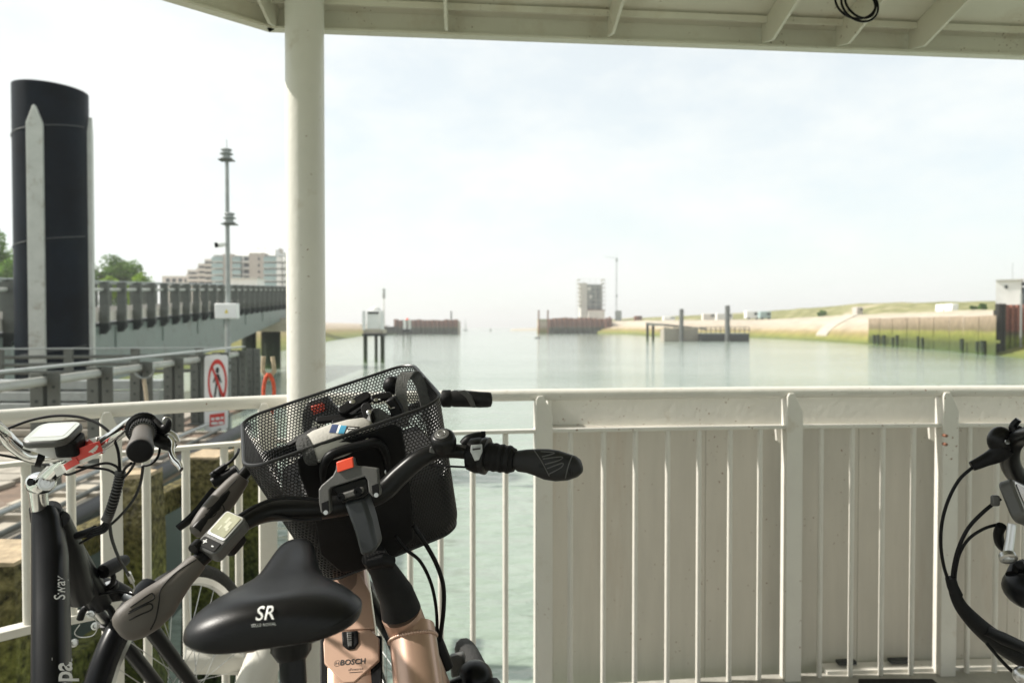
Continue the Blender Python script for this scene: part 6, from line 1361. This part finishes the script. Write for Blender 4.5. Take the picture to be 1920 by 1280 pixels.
MB().tube(catmull([P(178, 990, 1.45), P(162, 998, 1.465), P(145, 1004, 1.48)], 4), [.006, .0075, .008], 10).build('cable_guide', black_plastic, bC)
rC = V(-1.05, .55, .345); wheel(bC, rC, V(.99, .1, .05), V(-.05, 0, 1), guard=(120, -30))
for s in (-1, 1): MB().tube([bbC + V(s * .05, 0, 0), rC + V(s * .06, 0, 0)], .011, 10).build('chain_stay', black_paint, bC)
sC = V(-1.06, .80, .90); MB().tube([bbC, sC], .018, 14).build('seat_tube', black_paint, bC)
saddle_mesh(sC + V(0, -.12, .04), V(0, 1, .02), V(1, 0, .04), V(-.04, 0, 1), .27, .21, .07).build('saddle', saddle_skin, bC, angle=70)

# ------------------------------------------------------------------ bicycle at the right edge
bD = thing('bicycle', 'dark bicycle with looping brake cables at the right picture edge', 'bicycle', V(1.3, 1.4, 0))
pts, rs = barpath([(1996, 905, 1.36, .016), (1960, 912, 1.35, .016), (1925, 905, 1.33, .016), (1902, 885, 1.30, .016), (1893, 862, 1.27, .0155), (1896, 838, 1.24, .0145), (1912, 820, 1.21, .013), (1935, 812, 1.16, .012), (1965, 812, 1.08, .011), (2010, 818, .98, .011)])
MB().tube(pts, rs, 18).build('handlebar', bar_black, bD, angle=60)
MB().ball(P(1876, 826, 1.24), (.020, .020, .024), 18, 12).build('bell', bar_black, bD)
MB().tube(catmull([P(1882, 838, 1.235), P(1868, 852, 1.24), P(1848, 862, 1.245), P(1822, 874, 1.25)], 5), [.017, .014, .0105, .008], 14).build('brake_body', black_plastic, bD)
MB().tube(catmull([P(1920, 816, 1.22), P(1905, 806, 1.22), P(1900, 798, 1.22), P(1910, 786, 1.215)], 5), [.012, .010, .006, .005], 10).build('brake_lever', black_paint, bD)
MB().lathe(P(1888, 828, 1.212), V(.1, -1, .2), [(0, .004), (.002, .004), (.0021, .001)], 10).build('screw', screw, bD)
qx_, qy_, qn_ = frame(V(.75, .55, -.30), V(-.52, -.72, .42))
dcD = P(1914, 944, 1.24)
dD = rbox(dcD, qx_, qy_, qn_, .085, .070, .022, .22).build('display_unit', grey_plastic, bD, bevel=.004)
rbox(dcD + qn_ * .0115, qx_, qy_, qn_, .074, .058, .002, .15).build('display_bezel', silver, dD, bevel=.0006)
rbox(dcD + qn_ * .013, qx_, qy_, qn_, .066, .050, .0014, .1).build('display_screen', screen_dark, dD)
rbox(P(1866, 938, 1.235), V(1, 0, 0), V(0, 0, 1), V(0, -1, 0), .013, .018, .008, .3).build('display_button', grey_plastic, dD, bevel=.002)
MB().tube([P(1897, 982, 1.24), P(1894, 1010, 1.235), P(1888, 1046, 1.23)], [.0068, .0068, .0078], 16).build('quick_lever', silver, bD)
MB().lathe(P(1888, 1040, 1.225), V(-.15, -.75, -.6), [(0, .013), (.008, .0135), (.0085, .009), (.003, .008)], 18).build('lever_end', silver, bD)
MB().tube(catmull([P(1878, 985, 1.26), P(1872, 1000, 1.27), P(1876, 1020, 1.28), P(1890, 1030, 1.29)], 4), .008, 10).build('lever_pivot', black_plastic, bD)
MB().ball(P(1922, 1105, 1.24), (.028, .045, .030), 18, 12).build('headlamp', black_paint, bD)
MB().tube([P(1925, 1060, 1.25), P(1905, 1066, 1.26), P(1900, 1080, 1.25)], .012, 10).build('lamp_bracket', black_plastic, bD)
cable(bD, [(1826, 874, 1.25), (1800, 897, 1.255), (1780, 932, 1.26), (1767, 975, 1.265), (1764, 1020, 1.27), (1770, 1062, 1.275), (1781, 1095, 1.28)], .0028)
cable(bD, [(1876, 934, 1.26), (1845, 958, 1.265), (1815, 990, 1.27), (1796, 1030, 1.275), (1787, 1070, 1.28), (1786, 1096, 1.28)], .0032)
cable(bD, [(1874, 982, 1.27), (1846, 990, 1.272), (1818, 1008, 1.275), (1800, 1035, 1.278), (1792, 1068, 1.28), (1790, 1096, 1.28)], .0027)
MB().tube([P(1782, 1082, 1.28), P(1786, 1098, 1.28), P(1794, 1116, 1.28)], [.0085, .009, .010], 12).build('cable_tie_sleeve', rubber, bD)
MB().tube(catmull([P(1788, 1108, 1.28), P(1802, 1136, 1.28), P(1826, 1164, 1.28), P(1855, 1190, 1.29), P(1890, 1214, 1.31), P(1940, 1244, 1.35)], 5), [.008, .011, .014, .016, .018, .019], 14).build('cable_sleeve', rubber, bD)
cable(bD, [(1850, 1205, 1.27), (1880, 1240, 1.25), (1910, 1268, 1.24), (1940, 1290, 1.24)], .003)
MB().tube([P(1845, 1180, 1.275), P(1880, 1196, 1.28), P(1920, 1214, 1.30)], [.009, .011, .010], 10).build('guide_clip', black_plastic, bD)
MB().ball(P(1916, 1265, 1.22), (.014, .014, .014), 14, 10).build('cable_stop', silver, bD)
hD0, hD1 = P(1990, 900, 1.36), P(2010, 1330, 1.45)
MB().cyl(hD0, hD1, .03, 18).build('head_tube', black_paint, bD)
bbD = V(1.45, .75, .29); MB().tube([hD0.lerp(hD1, .6), bbD], [.032, .036], 18).build('down_tube', black_paint, bD)
wD = V(1.75, 1.95, .345); 
wheel(bD, wD, V(.96, -.25, 0), V(0, 0, 1), guard=(-20, -110))
for s in (-1, 1): MB().tube([hD1 + V(s * .04, 0, 0), wD + V(s * .055, 0, 0)], [.017, .012], 12).build('fork_leg', black_paint, bD)
rD = V(1.5, .32, .345); wheel(bD, rD, V(1, .05, 0), V(0, 0, 1), guard=(120, -30))
for s in (-1, 1): MB().tube([bbD + V(s * .05, 0, 0), rD + V(s * .06, 0, 0)], .011, 10).build('chain_stay', black_paint, bD)
sD = V(1.48, .55, .92); MB().tube([bbD, sD], .018, 14).build('seat_tube', black_paint, bD)
saddle_mesh(sD + V(0, -.12, .04), V(0, 1, .02), V(1, 0, 0), V(0, 0, 1), .27, .20, .07).build('saddle', saddle_skin, bD, angle=70)
# ------------------------------------------------------------------ air over the harbour
hz = MB().bbox2(V(-3600, -450, WATER - 1), V(3600, 9100, 60)).build('haze', water_m, smooth=False, loc=(0, 0, 0), kind='stuff', label='thin pale sea haze over the harbour', category='haze')
hm = bpy.data.materials.new('haze'); hm.use_nodes = True; N, L = hm.node_tree.nodes, hm.node_tree.links
N.remove(N['Principled BSDF']); pv = N.new('ShaderNodeVolumePrincipled'); pv.inputs['Color'].default_value = (.99, .99, .99, 1); pv.inputs['Density'].default_value = .0006; pv.inputs['Anisotropy'].default_value = .2
L.new(pv.outputs[0], N['Material Output'].inputs['Volume']); hz.data.materials.clear(); hz.data.materials.append(hm)
